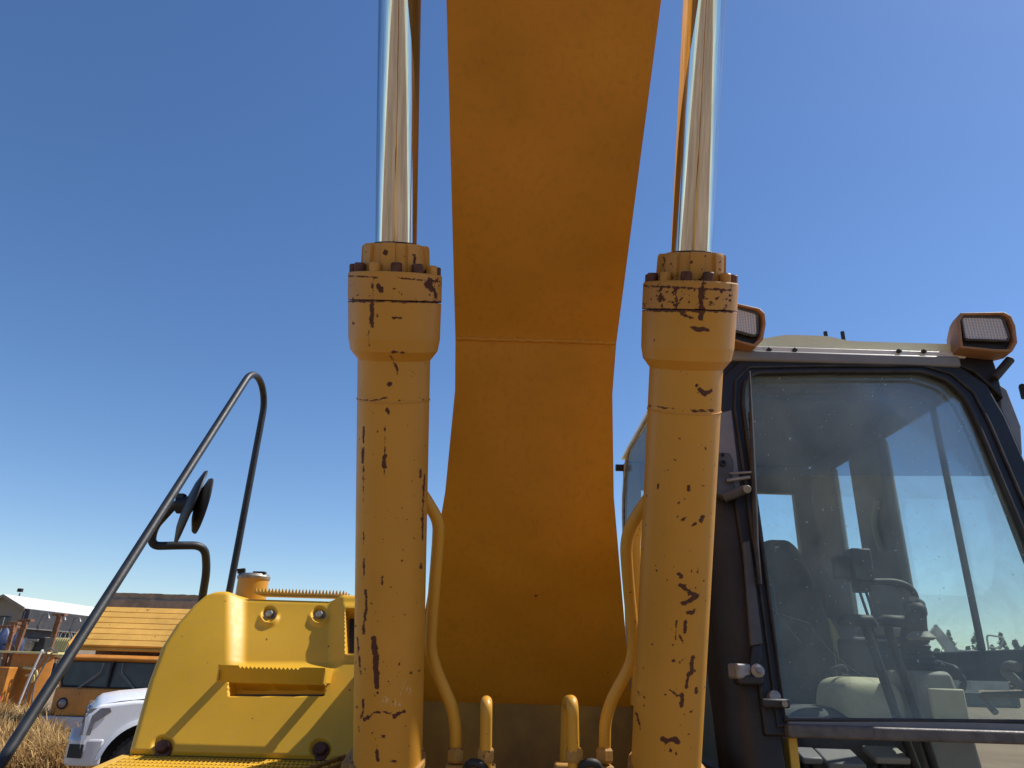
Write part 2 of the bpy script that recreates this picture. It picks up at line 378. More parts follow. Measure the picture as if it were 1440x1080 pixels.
_r = random.Random(21)
def specks(n, x0, x1, y0, y1, a, b): return [(_r.uniform(a, b), [(_r.uniform(x0, x1), _r.uniform(y0, y1))]) for _ in range(n)]
CHIP_L += specks(26, 492, 618, 388, 424, 1.2, 2.6)+specks(10, 510, 600, 345, 380, 1, 2.4)+specks(30, 500, 600, 500, 700, .9, 1.9)+specks(34, 498, 596, 700, 1060, .9, 2.0)+[(2.2,[(491,388),(530,390)]),(1.8,[(560,391),(618,396)])]
CHIP_R += specks(110, 902, 1030, 402, 437, 1.2, 3.2)+specks(34, 920, 1014, 358, 400, 1, 2.8)+specks(40, 902, 1004, 510, 760, .9, 1.8)+specks(50, 890, 1000, 760, 1060, .9, 2.2)+[(3,[(902,436),(960,438)]),(2.4,[(905,402),(1028,408)]),(2.4,[(951,405),(951,437)])]
def boom_cylinder(side):
    sx = SEP*side; o = AX0+Vector((sx, 0, 0)); ch = CHIP_L if side < 0 else CHIP_R
    sy = lambda y: sofy(y, side)
    off = 0
    s_foot = -.16; s_neck = sy(505+off); s_h0 = sy(494+off); s_fl = sy(424+off); s_ft = sy(386+off); s_gt = sy(346+off)
    rt = .0915; rh = .1165
    def rows(a, b, ra, rb, n):
        return [(ra+(rb-ra)*i/n, a+(b-a)*i/n) for i in range(n+1)]
    prof = [(rt*.80, s_foot+.02), (rt*.97, s_foot+.05)]
    prof += rows(s_foot+.075, s_neck-.001, rt, rt, 220)
    prof += rows(s_neck, s_h0, rt+.001, rh*.925, 5) + rows(s_h0+.002, s_h0+.03, rh*.94, rh*.985, 8) + rows(s_h0+.032, s_fl-.002, rh*.988, rh, 30)
    n = 128; mb = MB(); mb.lathe(prof, o, AXD, n)
    V = np.array([tuple(p) for p in mb.v]); rel = V-np.array(o); ax = np.array(AXD); N = rel-np.outer(rel@ax, ax)
    at = {'chip': wear(V, N, ch), 'chalk': wear(V, N, CHALK, 1.6) if side < 0 else np.full(len(V), -1.5)}
    tube = mb.build('boom_cylinder', m_cyl, exc, 30, attrs=at, fix=False)
    # weld bead
    MB().tube([o+AXD*sy(561 if side < 0 else 564)+(orth(AXD)[0]*math.cos(a)+orth(AXD)[1]*math.sin(a))*(rt+.0003) for a in [2*math.pi*k/64 for k in range(64)]], .0022, 6, True).build('weld_bead', m_cyl, tube)
    mb = MB(); mb.lathe(rows(s_fl+.0005, s_ft-.003, rh*1.005, rh*1.005, 24)+[(rh*.99, s_ft), (rh*.75, s_ft)], o, AXD, n)
    V = np.array([tuple(p) for p in mb.v]); rel = V-np.array(o); N = rel-np.outer(rel@ax, ax)
    mb.build('flange', m_gland, tube, 30, attrs={'chip': wear(V, N, ch), 'chalk': np.full(len(V), -1.5)}, fix=False)
    rf = lambda a: 1.0 if math.cos(a*8+.6) > -.15 else .90
    mb = MB(); mb.lathe(rows(s_ft, s_gt-.006, rh*.745, rh*.72, 16)+[(rh*.70, s_gt), (rh*.5, s_gt+.001)], o, AXD, 192, rf=rf)
    V = np.array([tuple(p) for p in mb.v]); rel = V-np.array(o); N = rel-np.outer(rel@ax, ax)
    mb.build('gland', m_gland, tube, 25, attrs={'chip': wear(V, N, ch), 'chalk': np.full(len(V), -1.5)}, fix=False)
    x, y, d = orth(AXD)
    for k in range(12):
        a = 2*math.pi*(k+.35)/12; p = o+AXD*s_ft+(x*math.cos(a)+y*math.sin(a))*rh*.865
        MB().lathe([(.0135, 0), (.0135, .019), (.011, .022)], p, AXD, 12).build('bolt', m_bolt if (k*5+int(side)) % 3 else m_gland, tube, 30)
    top = 2.55
    q = MB(); q.lathe([(.052, s_gt-.02+(top-s_gt+.02)*i/12) for i in range(13)], o, AXD, 96)
    an = [2*math.pi*(i % 96)/96 for i in range(len(q.v))]
    q.build('rod', m_chrome, tube, 30, attrs={'ca': [math.cos(a) for a in an], 'sa': [math.sin(a) for a in an], 'hh': [.06*(i//96) for i in range(len(q.v))]}, fix=False)
    MB().lathe([(.056, s_gt-.002), (.058, s_gt+.004), (.0525, s_gt+.006)], o, AXD, 48).build('wiper_seal', m_rubber, tube, 30)
    e = o+AXD*(top+.07)
    MB().cyl(e-Vector((.05, 0, 0)), e+Vector((.05, 0, 0)), .105, n=32).build('rod_eye', m_yel, tube, 35, .006)
    e = o+AXD*(s_foot-.05)
    MB().cyl(e-Vector((.06, 0, 0)), e+Vector((.06, 0, 0)), .11, n=32).build('foot_eye', m_yel, tube, 35, .006)
    # clamp band with little lugs at the foot
    MB().lathe([(rt+.002, s_foot+.085), (rt+.009, s_foot+.087), (rt+.009, s_foot+.105), (rt+.002, s_foot+.107)], o, AXD, 64).build('clamp_band', m_frame, tube, 30)
    return tube
boom_cylinder(-1); boom_cylinder(1)

# ---- boom: box girder, sections (Y, Z of underside, half width, height)
UND = [(3.25, 1.36, .40, .34), (2.95, 1.587, .42, .42), (2.36, 2.246, .284, .59), (2.115, 2.52, .251, .66), (2.0, 2.647, .25, .70), (1.208, 3.147, .25, .80), (.30, 3.72, .25, .86), (-.45, 4.02, .25, .84), (-1.6, 4.10, .24, .70), (-3.4, 3.72, .22, .42)]
def dens(U, k):
    out = []
    for a, b in zip(U[:-1], U[1:]):
        for i in range(k): out.append(tuple(a[j]+(b[j]-a[j])*i/k for j in range(4)))
    return out+[U[-1]]
DU = dens(UND, 24)
mb = MB(); nx = 40; G = []; norms = []
secs = []
for i, (y, z, hw, h) in enumerate(DU):
    a = DU[max(i-8, 0)]; b = DU[min(i+8, len(DU)-1)]
    t = Vector((0, b[0]-a[0], b[1]-a[1])).normalized(); n = Vector((0, t.z, -t.y))
    if n.z < 0: n = -n
    secs.append((Vector((CX, y, z)), n, hw, h))
G = [[b+Vector((-hw+2*hw*j/nx, 0, 0)) for j in range(nx+1)] for b, n, hw, h in secs]
mb.grid(G)
V = np.array([tuple(p) for p in mb.v])
BOOMCH = [(2,[(750,735)]),(2.6,[(861,747)]),(1.5,[(668,777)]),(1.5,[(750,838),(757,838)]),(1.6,[(748,700)]),(1.6,[(820,560)]),(3,[(790,990),(795,990)]),(2,[(700,955),(712,962)]),(2,[(855,945)]),(1.5,[(724,556)])]
mb.build('boom', m_boom, exc, 30, attrs={'chip': wear(V, None, BOOMCH), 'chalk': wear(V, None, [(1.2,[(885,140),(878,160)]),(1.2,[(818,420),(815,450)]),(1.2,[(846,478),(860,481)])], 2)}, fix=True)
boom = bpy.data.objects['boom']
for s, nm in ((-1, 'side_plate'), (1, 'side_plate')):
    poly = [b+Vector((s*hw*1.0-s*.004, 0, 0))+n*.002 for b, n, hw, h in secs] ; top = [b+n*h+Vector((s*hw-s*.004, 0, 0)) for b, n, hw, h in secs]
    q = MB(); m = len(poly); th = Vector((-s*.02, 0, 0))
    q.loft([[poly[i], top[i], top[i]+th, poly[i]+th] for i in range(m)]); q.build(nm, m_boom, boom, 30)
q = MB(); q.loft([[b+n*(h-.012)+Vector((-hw+.03, 0, 0)), b+n*(h-.012)+Vector((hw-.03, 0, 0)), b+n*h*.97+Vector((hw-.03, 0, 0)), b+n*h*.97+Vector((-hw+.03, 0, 0))] for b, n, hw, h in secs]); q.build('top_plate', m_boom, boom, 30)
# transverse weld across the underside
wl = [WP(642+226*k/30, 478+1.5*k/30 + (.8 if k % 3 == 0 else 0), secs[96][0]-secs[96][1]*.002, secs[96][1]) for k in range(31)]
b0, n0, hw0, h0 = secs[96]
q = MB(); q.tube([Vector((CX-.247+.494*k/60, b0.y+.003*random.uniform(-1, 1), b0.z+.0015*random.uniform(-1, 1)+.001)) for k in range(61)], .0065, 8); q.build('weld_seam', m_boom, boom, 60)
# pin boss for the cylinder rods
pe = AX0+AXD*2.62
MB().cyl((CX-.32, pe.y, pe.z), (CX+.32, pe.y, pe.z), .12, n=32).build('pin_boss', m_boom, boom, 35, .006)
MB().cyl((CX-.45, pe.y, pe.z), (CX+.45, pe.y, pe.z), .05, n=24).build('pin', m_steel, boom, 35, .004)
# arm and bucket beyond the boom tip, over and behind the photographer
tip = secs[-1][0]+secs[-1][1]*.2
q = MB(); q.prism([(CX-.17, -3.05, 4.35), (CX-.17, -3.45, 4.5), (CX-.17, -3.75, 3.9), (CX-.17, -5.15, 1.35), (CX-.17, -4.9, 1.2), (CX-.17, -3.3, 3.6)], (.34, 0, 0)); q.build('arm', m_boom, exc, 35, .01)
q = MB(); q.prism([(CX-.6, -5.3, 1.35), (CX-.6, -4.75, 1.25), (CX-.6, -4.25, .72), (CX-.6, -4.1, .05), (CX-.6, -4.6, .02), (CX-.6, -5.2, .12), (CX-.6, -5.55, .65)], (1.2, 0, 0)); q.build('bucket', m_frame, exc, 35, .015)
q = MB(); q.cyl((CX, -1.3, 5.0), (CX, -2.3, 4.7), .09); q.cyl((CX, -2.3, 4.7), (CX, -3.35, 4.38), .05); q.build('arm_cylinder', m_yel, exc, 35)

# ---- hydraulic pipes beside the boom
def pxpath(pts, r=.05, seg=6): return fillet([W(*p[:2], d=p[2]) for p in pts], r, seg)
pl = [(578,672,1.93),(599,702,1.95),(617,733,1.97),(616,760,1.98),(608,862,2.0),(605,912,2.0),(614,944,2.0),(636,994,2.0),(641,1024,2.0),(641,1130,2.0)]
MB().tube(pxpath(pl, .06), .0168, 16).build('hydraulic_pipe', m_yel, exc, 40)
pr = [(920,690,1.93),(903,713,1.95),(884,745,1.97),(880,770,1.98),(884,828,2.0),(892,905,2.0),(887,935,2.0),(860,984,2.0),(851,1013,2.0),(849,1130,2.0)]
MB().tube(pxpath(pr, .06), .0168, 16).build('hydraulic_pipe', m_yel, exc, 40)
MB().tube(pxpath([(910,700,2.3),(893,748,2.3),(896,830,2.3),(897,930,2.3),(893,990,2.3)], .06), .016, 14).build('hydraulic_pipe', m_yel, exc, 40)
for pts in ([(682,1130,1.95),(684,988,1.95),(684,985,2.17),(684,1120,2.17)], [(808,1130,1.95),(805,986,1.95),(797,986,2.17),(793,1120,2.17)]):
    MB().tube(pxpath(pts, .045, 10), .0165, 16).build('looped_pipe', m_yel, exc, 40)
for (xa, xb) in ((627, 697), (780, 862)):
    a = W(xa, 1071, d=1.99); b = W(xb, 1073, d=1.99)
    q = MB(); q.b2((a.x, a.y-.03, a.z-.05), (b.x, b.y+.06, b.z-.005)); q.build('pipe_clamp', m_frame, exc, 35, .006)

for px in (641, 683, 808, 850):
    c = W(px, 1062, d=1.99 if px in (641, 850) else 1.95); q = MB(); q.lathe([(.021, -.018), (.025, -.012), (.025, .012), (.021, .018)], c, (0, 0, 1), 6); q.build('pipe_fitting', m_frame, exc, 25)
for pts in ([(652,1090,1.97),(660,1072,1.93),(676,1074,1.92),(690,1092,1.95)], [(812,1090,1.95),(822,1073,1.92),(838,1072,1.92),(848,1092,1.95)]):
    MB().tube(pxpath(pts, .03), .011, 10).build('rubber_hose', m_rubber, exc, 40)
# ---- swing frame
q = MB(); q.b2((CX-.52, 2.965, 1.0), (CX+.52, 3.0, 1.60)); q.build('cross_plate', m_frame_shade, exc, 35, .004)  # its darker paint carries the shade under the boom foot
for s in (-1, 1):
    q = MB(); q.prism([(CX+s*.47, 2.15, 1.0), (CX+s*.47, 2.06, 1.25), (CX+s*.47, 2.2, 1.45), (CX+s*.47, 2.75, 1.56), (CX+s*.47, 3.0, 1.9), (CX+s*.47, 3.3, 1.9), (CX+s*.47, 3.6, 1.2), (CX+s*.47, 3.6, 1.0)], (s*.035, 0, 0)); q.build('boom_bracket', m_frame, exc, 35, .004)
    q = MB(); q.prism([(CX+s*.27, 2.2, 1.0), (CX+s*.27, 2.06, 1.2), (CX+s*.27, 2.16, 1.42), (CX+s*.27, 2.4, 1.42), (CX+s*.27, 2.72, 1.2), (CX+s*.27, 2.72, 1.0)], (s*.03, 0, 0)); q.build('cylinder_lug', m_frame, exc, 35, .004)
q = MB(); q.b2((CX-1.47, 2.62, 1.0), (CX-.53, 7.0, 1.27)); q.b2((CX-.53, 2.78, .98), (CX+.53, 7.0, 1.1)); q.b2((CX+.54, 2.30, 1.0), (CX+1.85, 7.0, 1.12)); q.build('swing_frame', m_frame, exc, 35, .01)
q = MB(); q.b2((CX-1.45, 4.5, 1.27), (CX-.45, 6.6, 1.80)); q.build('engine_cover', m_hood, exc, 35, .05, 4)
q = MB(); q.prism([(CX-1.45, 6.6, .95), (CX+1.45, 6.6, .95), (CX+1.45, 7.0, .95), (CX+1.0, 7.5, .95), (CX-1.0, 7.5, .95), (CX-1.45, 7.0, .95)], (0, 0, .85)); q.build('counterweight', m_yel, exc, 35, .05, 4)
for s in (-1, 1):        # crawler tracks
    x0 = CX+s*1.3; c = MB(); n = 46; L = 1.85; r = .42; per = 4*L+2*math.pi*r
    for k in range(n):
        u = per*k/n
        if u < 2*L: p = (4.3-L+u, .02); a = 0
        elif u < 2*L+math.pi*r: t = (u-2*L)/r; p = (4.3+L+r*math.sin(t), r+.02-r*math.cos(t)); a = t
        elif u < 4*L+math.pi*r: p = (4.3+L-(u-2*L-math.pi*r), 2*r+.02); a = math.pi
        else: t = (u-4*L-math.pi*r)/r; p = (4.3-L-r*math.sin(t), r+.02+r*math.cos(t)); a = math.pi+t
        c.box((x0, p[0], p[1]), (.6, .17, .035), Matrix.Rotation(a, 3, 'X'))
    tr = c.build('crawler_track', m_frame, exc, 35)
    q = MB(); q.b2((x0-.2, 2.5, .2), (x0+.2, 6.1, .7)); q.cyl((x0-.15, 2.45, .44), (x0+.15, 2.45, .44), .38); q.cyl((x0-.15, 6.15, .44), (x0+.15, 6.15, .44), .38); q.build('track_frame', m_frame, tr, 35, .01)
q = MB(); q.cyl((CX, 4.4, .75), (CX, 4.4, 1.0), .65, n=40); q.b2((CX-1.1, 3.9, .45), (CX+1.1, 4.9, .78)); q.build('carbody', m_frame, exc, 35, .01)

# ---- right-hand tank cover with steps
HB = W(340, 1063, Y=2.95); HT = W(420, 831, Y=3.27)
ht = Vector((0, HT.y-HB.y, HT.z-HB.z)); HH = ht.length; ht.normalize(); hn = Vector((0, -ht.z, ht.y))     # up the face, outwards
def HF(px, py): return WP(px, py, HB, hn)
OUTL = [(177,1060),(190,1015),(206,958),(225,908),(245,877),(267,852),(284,837),(303,829.5)]
OL = [(HF(*p).x, (HF(*p)-HB).dot(ht)) for p in OUTL]
OL[0] = (OL[0][0], 0.0); OL[-1] = (OL[-1][0], HH)
def xl(t):
    for (x0, t0), (x1, t1) in zip(OL[:-1], OL[1:]):
        if t <= t1: return x0+(x1-x0)*(t-t0)/(t1-t0)
    return OL[-1][0]
XRH = HF(528, 960).x
nu, nv = 190, 170
def sm(a, b, v):
    t = min(max((v-a)/(b-a), 0), 1); return t*t*(3-2*t)
G = []
for j in range(nv+1):
    t = HH*j/nv; xa = xl(t); row = []
    for i in range(nu+1):
        u = i/nu; x = xa+(XRH-xa)*u
        row.append(Vector((x, 0, 0))+Vector((0, HB.y, HB.z))+ht*t)
    G.append(row)
flat = np.array([tuple(p) for r_ in G for p in r_]); PX = to_px(flat)
for idx in range(len(flat)):
    j, i = divmod(idx, nu+1); px, py = PX[idx]; t = HH*j/nv
    x = flat[idx][0]; xa = xl(t)
    o = 0.0
    rec = sm(316, 345, px)*(1-sm(458, 484, px))
    o -= rec*.055*(1-sm(922, 946, py))*(.75+.25*sm(930, 840, py))
    # opening under the step
    o -= .09*sm(321, 325, px)*(1-sm(452, 457, px))*sm(953, 956, py)*(1-sm(975, 979, py))
    # window at the right
    o -= .16*sm(486, 490, px)*sm(857, 861, py)*(1-sm(916, 921, py))
    o += .010*(sm(478, 486, px)*sm(845, 856, py)*(1-sm(922, 932, py)))*(1-sm(486, 490, px)*sm(857, 861, py)*(1-sm(916, 921, py)))
    for bx, by in ((375, 855), (446, 855)):
        q = math.hypot((px-bx), (py-by)*.85); o += .012*(1-sm(11, 17, q))*sm(by-4, by+8, py) - .022*(1-sm(8, 11, q))
    for bx, by in ((229, 1050), (451, 1053)):
        q = math.hypot(px-bx, (py-by)); o -= .016*(1-sm(10, 17, q))
    # rounded rims
    r = .032
    for dd in (x-xa if t > .05 else x-xa, (HH-t)*1.0):
        if dd < r: o -= r-math.sqrt(max(r*r-(r-dd)**2, 0))
    if t < .012: o -= .012-t
    flat[idx] += np.array(hn)*o
G = [[Vector(flat[j*(nu+1)+i]) for i in range(nu+1)] for j in range(nv+1)]
# side and top walls going back
back = [[G[j][0] for j in range(nv+1)], [G[j][0]+Vector((.0, .5, 0)) for j in range(nv+1)], [G[j][0]+Vector((.02, 1.45, 0)) for j in range(nv+1)]]
topw = [[G[nv][i] for i in range(nu+1)], [G[nv][i]+Vector((0, .5, .0)) for i in range(nu+1)], [Vector((G[nv][i].x, G[nv][i].y+1.45, HT.z-.04)) for i in range(nu+1)]]
rt_ = [[G[j][nu] for j in range(nv+1)], [G[j][nu]+Vector((0, 1.4, 0)) for j in range(nv+1)]]
q = MB(); q.grid(G); nfront = len(q.v); q.grid(back); q.grid(topw); q.grid(rt_)
V = np.array([tuple(p) for p in q.v])
HCH = [(1.4,[(256,895),(257,899)]),(2.2,[(292,932)]),(1.6,[(267,997)]),(1.6,[(229,1043),(229,1037)]),(1.5,[(462,909)]),(1.5,[(374,899)]),(1.5,[(416,1042)]),(1.6,[(492,970)]),(1.4,[(355,1010)]),(1.4,[(317,845)])]
chipv = wear(V, None, HCH); chipv[nfront:] = -1.5
hood = q.build('tank_cover', m_hood, exc, 60, attrs={'chip': chipv, 'chalk': np.full(len(V), -1.5)}, fix=True)
def hood_pt(px, py, out=0): return HF(px, py)+hn*out
for bx, by, m in ((375, 853, m_steel), (446, 854, m_steel)):
    p = hood_pt(bx, by, -.072); MB().lathe([(.026, 0), (.026, .004)], p, hn, 24).lathe([(.0165, .004), (.0165, .02), (.014, .023)], p, hn, 6).build('bolt', m, hood, 30)
for bx, by in ((229, 1050), (451, 1053)):
    p = hood_pt(bx, by, -.018); MB().lathe([(.036, 0), (.036, .005), (.034, .006)], p, hn, 28).lathe([(.0235, .006), (.0235, .026), (.020, .030)], p, hn, 6).build('bolt', m_bolt, hood, 30)
q = MB(); q.prism([hood_pt(*p, -.06) for p in ((489,860),(512,860),(512,918),(489,918))], -hn*.01); q.build('vent_shade_panel', m_rubber, hood, 30)  # black sheet added for the shade inside the opening
q = MB(); q.prism([hood_pt(*p, -.05) for p in ((326,968),(454,968),(454,977),(330,977))], -hn*.02); q.build('slot_shade_panel', m_rubber, hood, 30)  # black strip added as the shade deep in the slot
# serrated tread along the top edge
a = hood_pt(347, 842, -.045); b = hood_pt(479, 845, -.045)
q = MB(); n = 27; zt = HT.z-.012; a.y += .045
q.b2((a.x, a.y-.01, zt), (b.x, a.y+.16, zt+.006))
for r_ in range(3):
    for k in range(n):
        x = a.x+(b.x-a.x)*(k+.5)/n; wv = (b.x-a.x)/n*.42; yy = a.y-.012+.06*r_
        q.prism([(x-wv, yy, zt+.006), (x+wv, yy, zt+.006), (x+wv*.2, yy, zt+.024), (x-wv*.2, yy, zt+.024)], (0, .006, 0))
q.build('tread_strip', m_tread, hood, 30)
# fold-out step
SO = .135; sl = WP(307, 934, HB+hn*SO, hn); sr = WP(457, 939, HB+hn*SO, hn); hgt = .064
q = MB()
zb = sl.z-hgt; n = 26; wdt = sr.x-sl.x; ptl = [(sl.x, sl.y, zb), (sr.x, sl.y, zb)]
prof = [(sr.x, sl.y, sl.z)]
for k in range(n, 0, -1):
    if 5 < k < 21:
        prof += [(sl.x+wdt*(k-.1)/n, sl.y, sl.z-.004), (sl.x+wdt*(k-.5)/n, sl.y, sl.z-.013)]
    else: prof += [(sl.x+wdt*k/n, sl.y, sl.z-.002)]
prof.append((sl.x, sl.y, sl.z))
ptl = [(x, y+.030, z) for x, y, z in ptl]
q.prism(ptl+prof, (0, .005, 0)); q.b2((sl.x, sl.y+.035, zb), (sr.x, sl.y+.055, zb+.005))
st = q.build('step', m_tread, hood, 30)
for x in (sl.x+.003, sr.x-.003):
    q = MB(); q.b2((x-.003, sl.y+.006, zb+.006), (x+.003, sl.y+.22, sl.z-.004)); q.build('step_bracket', m_tread, st, 30)
q = MB(); q.b2((sl.x+.05, sl.y+.17, zb+.002), (sr.x-.02, sl.y+.176, zb+.055)); q.build('step_back', m_tread, st, 30)
# fuel cap behind the cover
c = W(354, 831, Y=3.58); c.z = HT.z-.05; zt = W(354, 806, Y=3.58).z
q = MB(); q.lathe([(.072, 0), (.072, zt-c.z-.03)], c, (0, 0, 1), 36); fc = q.build('fuel_filler', m_yel, exc, 30)
q = MB(); q.lathe([(.076, zt-c.z-.03), (.078, zt-c.z-.018), (.07, zt-c.z-.006), (.03, zt-c.z)], c, (0, 0, 1), 36); q.build('cap', m_steel, fc, 30)
q = MB(); q.box((c.x+.035, c.y-.03, zt-.002), (.06, .03, .014)); q.build('cap_handle', m_black, fc, 30, .003)
q = MB(); q.box((c.x-.05, c.y-.04, zt+.002), (.035, .02, .022)); q.cyl((c.x-.075, c.y-.05, zt+.006), (c.x-.03, c.y-.05, zt+.012), .006); q.build('latch', m_black, fc, 30, .003)

# ---- perforated walkway in front of the cover
ZP = W(300, 1066, Y=2.93).z
pL = W(90, 1080, Z=ZP); xL0 = W(178, 1067, Z=ZP).x
TL = .10                       # the tread falls gently towards the front
q = MB(); x0, x1, y0, y1 = -1.44, XRH-.01, 2.28, 2.965
def cutx(y): return -1.385 if y > 2.6 else -1.385-.06*min((2.6-y)/.3, 1)
nxh, nyh = 54, 15; cw = (x1-x0-.05)/nxh; ch = (y1-y0-.03)/nyh
for j in range(nyh):
    for i in range(nxh):
        sh = cw/2 if j % 2 else 0
        ax, ay = x0+.02+i*cw+sh, y0+.015+j*ch; bx_, by_ = ax+cw, ay+ch; mx, my = (ax+bx_)/2, (ay+by_)/2
        if ax < cutx(my)+.02: continue
        r = min(cw, ch)*.36; o8 = [(mx+cw*.40*math.cos(R(22.5+45*k)), my+ch*.38*math.sin(R(22.5+45*k))) for k in range(8)]
        rect = [(bx_, my), (bx_, by_), (mx, by_), (ax, by_), (ax, my), (ax, ay), (mx, ay), (bx_, ay)]
        vs = [Vector((p[0], p[1], ZP)) for p in rect]+[Vector((p[0], p[1], ZP+.001)) for p in o8]+[Vector((p[0], p[1], ZP-.016)) for p in o8]
        vs = [p-Vector((0, 0, TL*(y1-p.y))) for p in vs]
        fs = []
        for k in range(8):
            k2 = (k+1) % 8; fs += [(k, k2, 8+k2, 8+k), (8+k, 8+k2, 16+k2, 16+k)]
        q.add(vs, fs)
def tilt(q):
    q.v = [(v[0], v[1], v[2]-TL*(y1-v[1])) for v in q.v]; return q
walk = q.build('walkway_tread', m_tread, exc, 30, fix=False)
q = MB(); q.prism([(-1.40, y1, ZP-.0015), (-1.40, 2.62, ZP-.0015), (-1.455, 2.28, ZP-.0015), (-1.42, 2.28, ZP-.0015), (-1.365, 2.62, ZP-.0015), (-1.365, y1, ZP-.0015)], (0, 0, -.06)); q.b2((x1-.035, y0, ZP-.0015), (x1+.05, y1, ZP-.03)); q.b2((x0+.03, y0-.02, ZP-.0015), (x1, y0+.012, ZP-.06)); tilt(q); q.build('walkway_rim', m_tread, walk, 30, .003)
q = MB(); q.b2((x0+.04, y0+.02, ZP-.09), (x1, y1-.01, ZP-.07)); tilt(q); q.build('walkway_shade_pan', m_dkgrey, walk, 30)  # dark sheet added below so the holes look shaded
q = MB(); q.b2((-1.37, 2.972, ZP-.12), (XRH-.02, 3.3, HB.z+.012)); q.build('cover_base', m_frame, exc, 30)
# dirty rail between cover and cylinder
q = MB()
for k, (pa, pb) in enumerate((((430,1083),(485,1064)), ((450,1086),(500,1068)))):
    a = W(*pa, d=2.35); b = W(*pb, d=2.55); q.tube([a, b], .008, 8)
q.build('edge_rail', m_frame, exc, 40)

# ---- handrail and mirrors
hr = [W(322, 835, Y=3.36), W(392, 462, Y=3.34), W(0, 1075, d=1.86), W(-60, 1165, d=1.72)]
MB().tube([hr[0]]+hairpin(hr[0], hr[1], hr[2], .145)+[hr[2], hr[3]], .0160, 18).build('handrail', m_blackgl, exc, 40)
ms = [(283,850,3.16),(291,800,3.12),(288,767,3.08),(250,767,3.02),(212,768,2.98),(216,742,2.98),(243,712,2.96),(256,705,2.95)]
mir = MB().tube(fillet([W(p[0], p[1], d=p[2]) for p in ms], .075, 8), .0172, 16).build('mirror_arm', m_blackgl, exc, 40)
q = MB()
c = W(258, 710, d=2.95); ra = Rt
q.cyl(c-Rt*.022, c+Rt*.03, .036, n=18); q.tube([c+Up*.025, c+Rt*.012+Up*.03, c+Rt*.02-Up*.01, c-Up*.03], .007, 8); q.box(c-Rt*.01+Up*.03, (.03, .03, .03)); q.cyl(c+Rt*.02, W(287, 706, d=2.95), .014); q.build('mirror_clamp', m_black, mir, 40)
for (pa, pb, th, fx) in (((292, 664), (250, 761), .020, .05), ((299, 674), (275, 749), .028, .12)):
    A = W(*pa, d=2.95); B = W(*pb, d=2.95); cc = (A+B)/2; rad = (A-B).length/2; up = (A-B).normalized()
    vd = (cc-CAM).normalized(); nrm = up.cross(-vd).normalized()
    if nrm.dot(Rt) < 0: nrm = -nrm
    nrm = (nrm*math.cos(fx) + vd*math.sin(fx)*(1 if th > .025 else .4)).normalized()
    q = MB(); q.lathe([(rad, 0), (rad*1.005, -.006), (rad*.96, -.014), (rad*.6, -.028), (rad*.2, -.034)], cc, nrm, 40, True)
    for k in range(len(q.v)):
        v = Vector(q.v[k])-cc; q.v[k] = tuple(cc+v)
    md = q.build('mirror_housing', m_black, mir, 40)
    q = MB(); q.lathe([(rad*.94, .001), (rad*.5, .004), (rad*.1, .005)], cc, nrm, 40); q.build('mirror_glass', m_chrome, md, 40)

# ================================================================== the cab
XL, XR, YR = .69, 1.90, 4.34
FP0 = Vector((0, 2.35, 1.50)); FP1 = Vector((0, 2.62, 2.82)); fd = (FP1-FP0).normalized(); fn = Vector((0, -fd.z, fd.y))     # front plane, outward normal
def FR(px, py, out=0): return WP(px, py, FP0+fn*out, fn)
def fy(z): return FP0.y+(z-FP0.z)*fd.y/fd.z
cab = MB()
cab.b2((XL+.02, 2.42, 1.13), (XR-.02, YR, 1.20)); cab = cab.build('cab_floor', m_dkgrey, exc, 35, .005)
IN = [(1104,1012),(1075,790),(1045,570),(1046,540),(1060,524),(1160,522),(1296,522),(1332,534),(1358,560),(1378,602),(1455,785),(1556,1016)]
OUT = [(1076,1034),(1046,790),(1014,575),(1016,528),(1042,504),(1160,502),(1304,502),(1348,513),(1388,540),(1414,585),(1500,780),(1612,1036)]
fr = MB(); fr.ring([FR(*p, .02) for p in IN], [FR(*p, .02) for p in OUT], -fn*.045); fr = fr.build('windshield_frame', m_black, exc, 40, .008, 3)
IN2 = [(px+(4 if px > 1200 else -4), py) for px, py in IN]
q = MB(); q.tube(fillet([FR(*p, .028) for p in IN], .03, 3), .007, 8, True); q.build('rubber_seal', m_rubber, fr, 50)
q = MB(); q.tube([FR(p[0]*.62+o_[0]*.38, p[1]*.62+o_[1]*.38, .024) for p, o_ in zip(IN, OUT)], .006, 8, True); q.build('trim_rib', m_rubber, fr, 50)
poly = [FR(*p, -.005) for p in IN]; gl = MB(); gl.prism(poly, -fn*.005); ws = gl.build('windshield', m_glass, exc, 0)
vis = [(1040,520),(1340,520),(1420,669),(1050,668)]
q = MB(); q.prism([FR(*p, -.05) for p in vis], -fn*.004); q.build('sun_visor', m_visor, exc, 0)
# crack star in the glass
m_crack = plain('crack_white', (.40, .42, .40), .4, 0, .1)
q = MB()
for pts in ([(1092,862),(1135,875),(1143,887),(1170,918),(1200,942),(1240,965)], [(1092,862),(1084,884)], [(1092,862),(1112,886),(1128,905)], [(1092,862),(1078,845)], [(1092,862),(1140,877),(1146,888)], [(1190,935),(1204,1003)], [(1160,968),(1200,960),(1240,985)], [(1092,862),(1087,820)]):
    q.tube([FR(*p, -.003) for p in pts], .0004, 4)
q.build('glass_crack', m_crack, ws, 0)
# lower rail of the raised windshield
a = FR(1105, 1016, .012); b = FR(1620, 1026, .012)
q = MB(); q.box((a+b)/2, ((b-a).length, .04, .024)); q.build('sash_rail', m_grey, exc, 35, .004)
a = FR(1105, 1029, .03); b = FR(1630, 1041, .03)
q = MB(); q.box((a+b)/2, ((b-a).length, .05, .036)); q.build('cross_rail', m_sill, exc, 35, .008, 3)
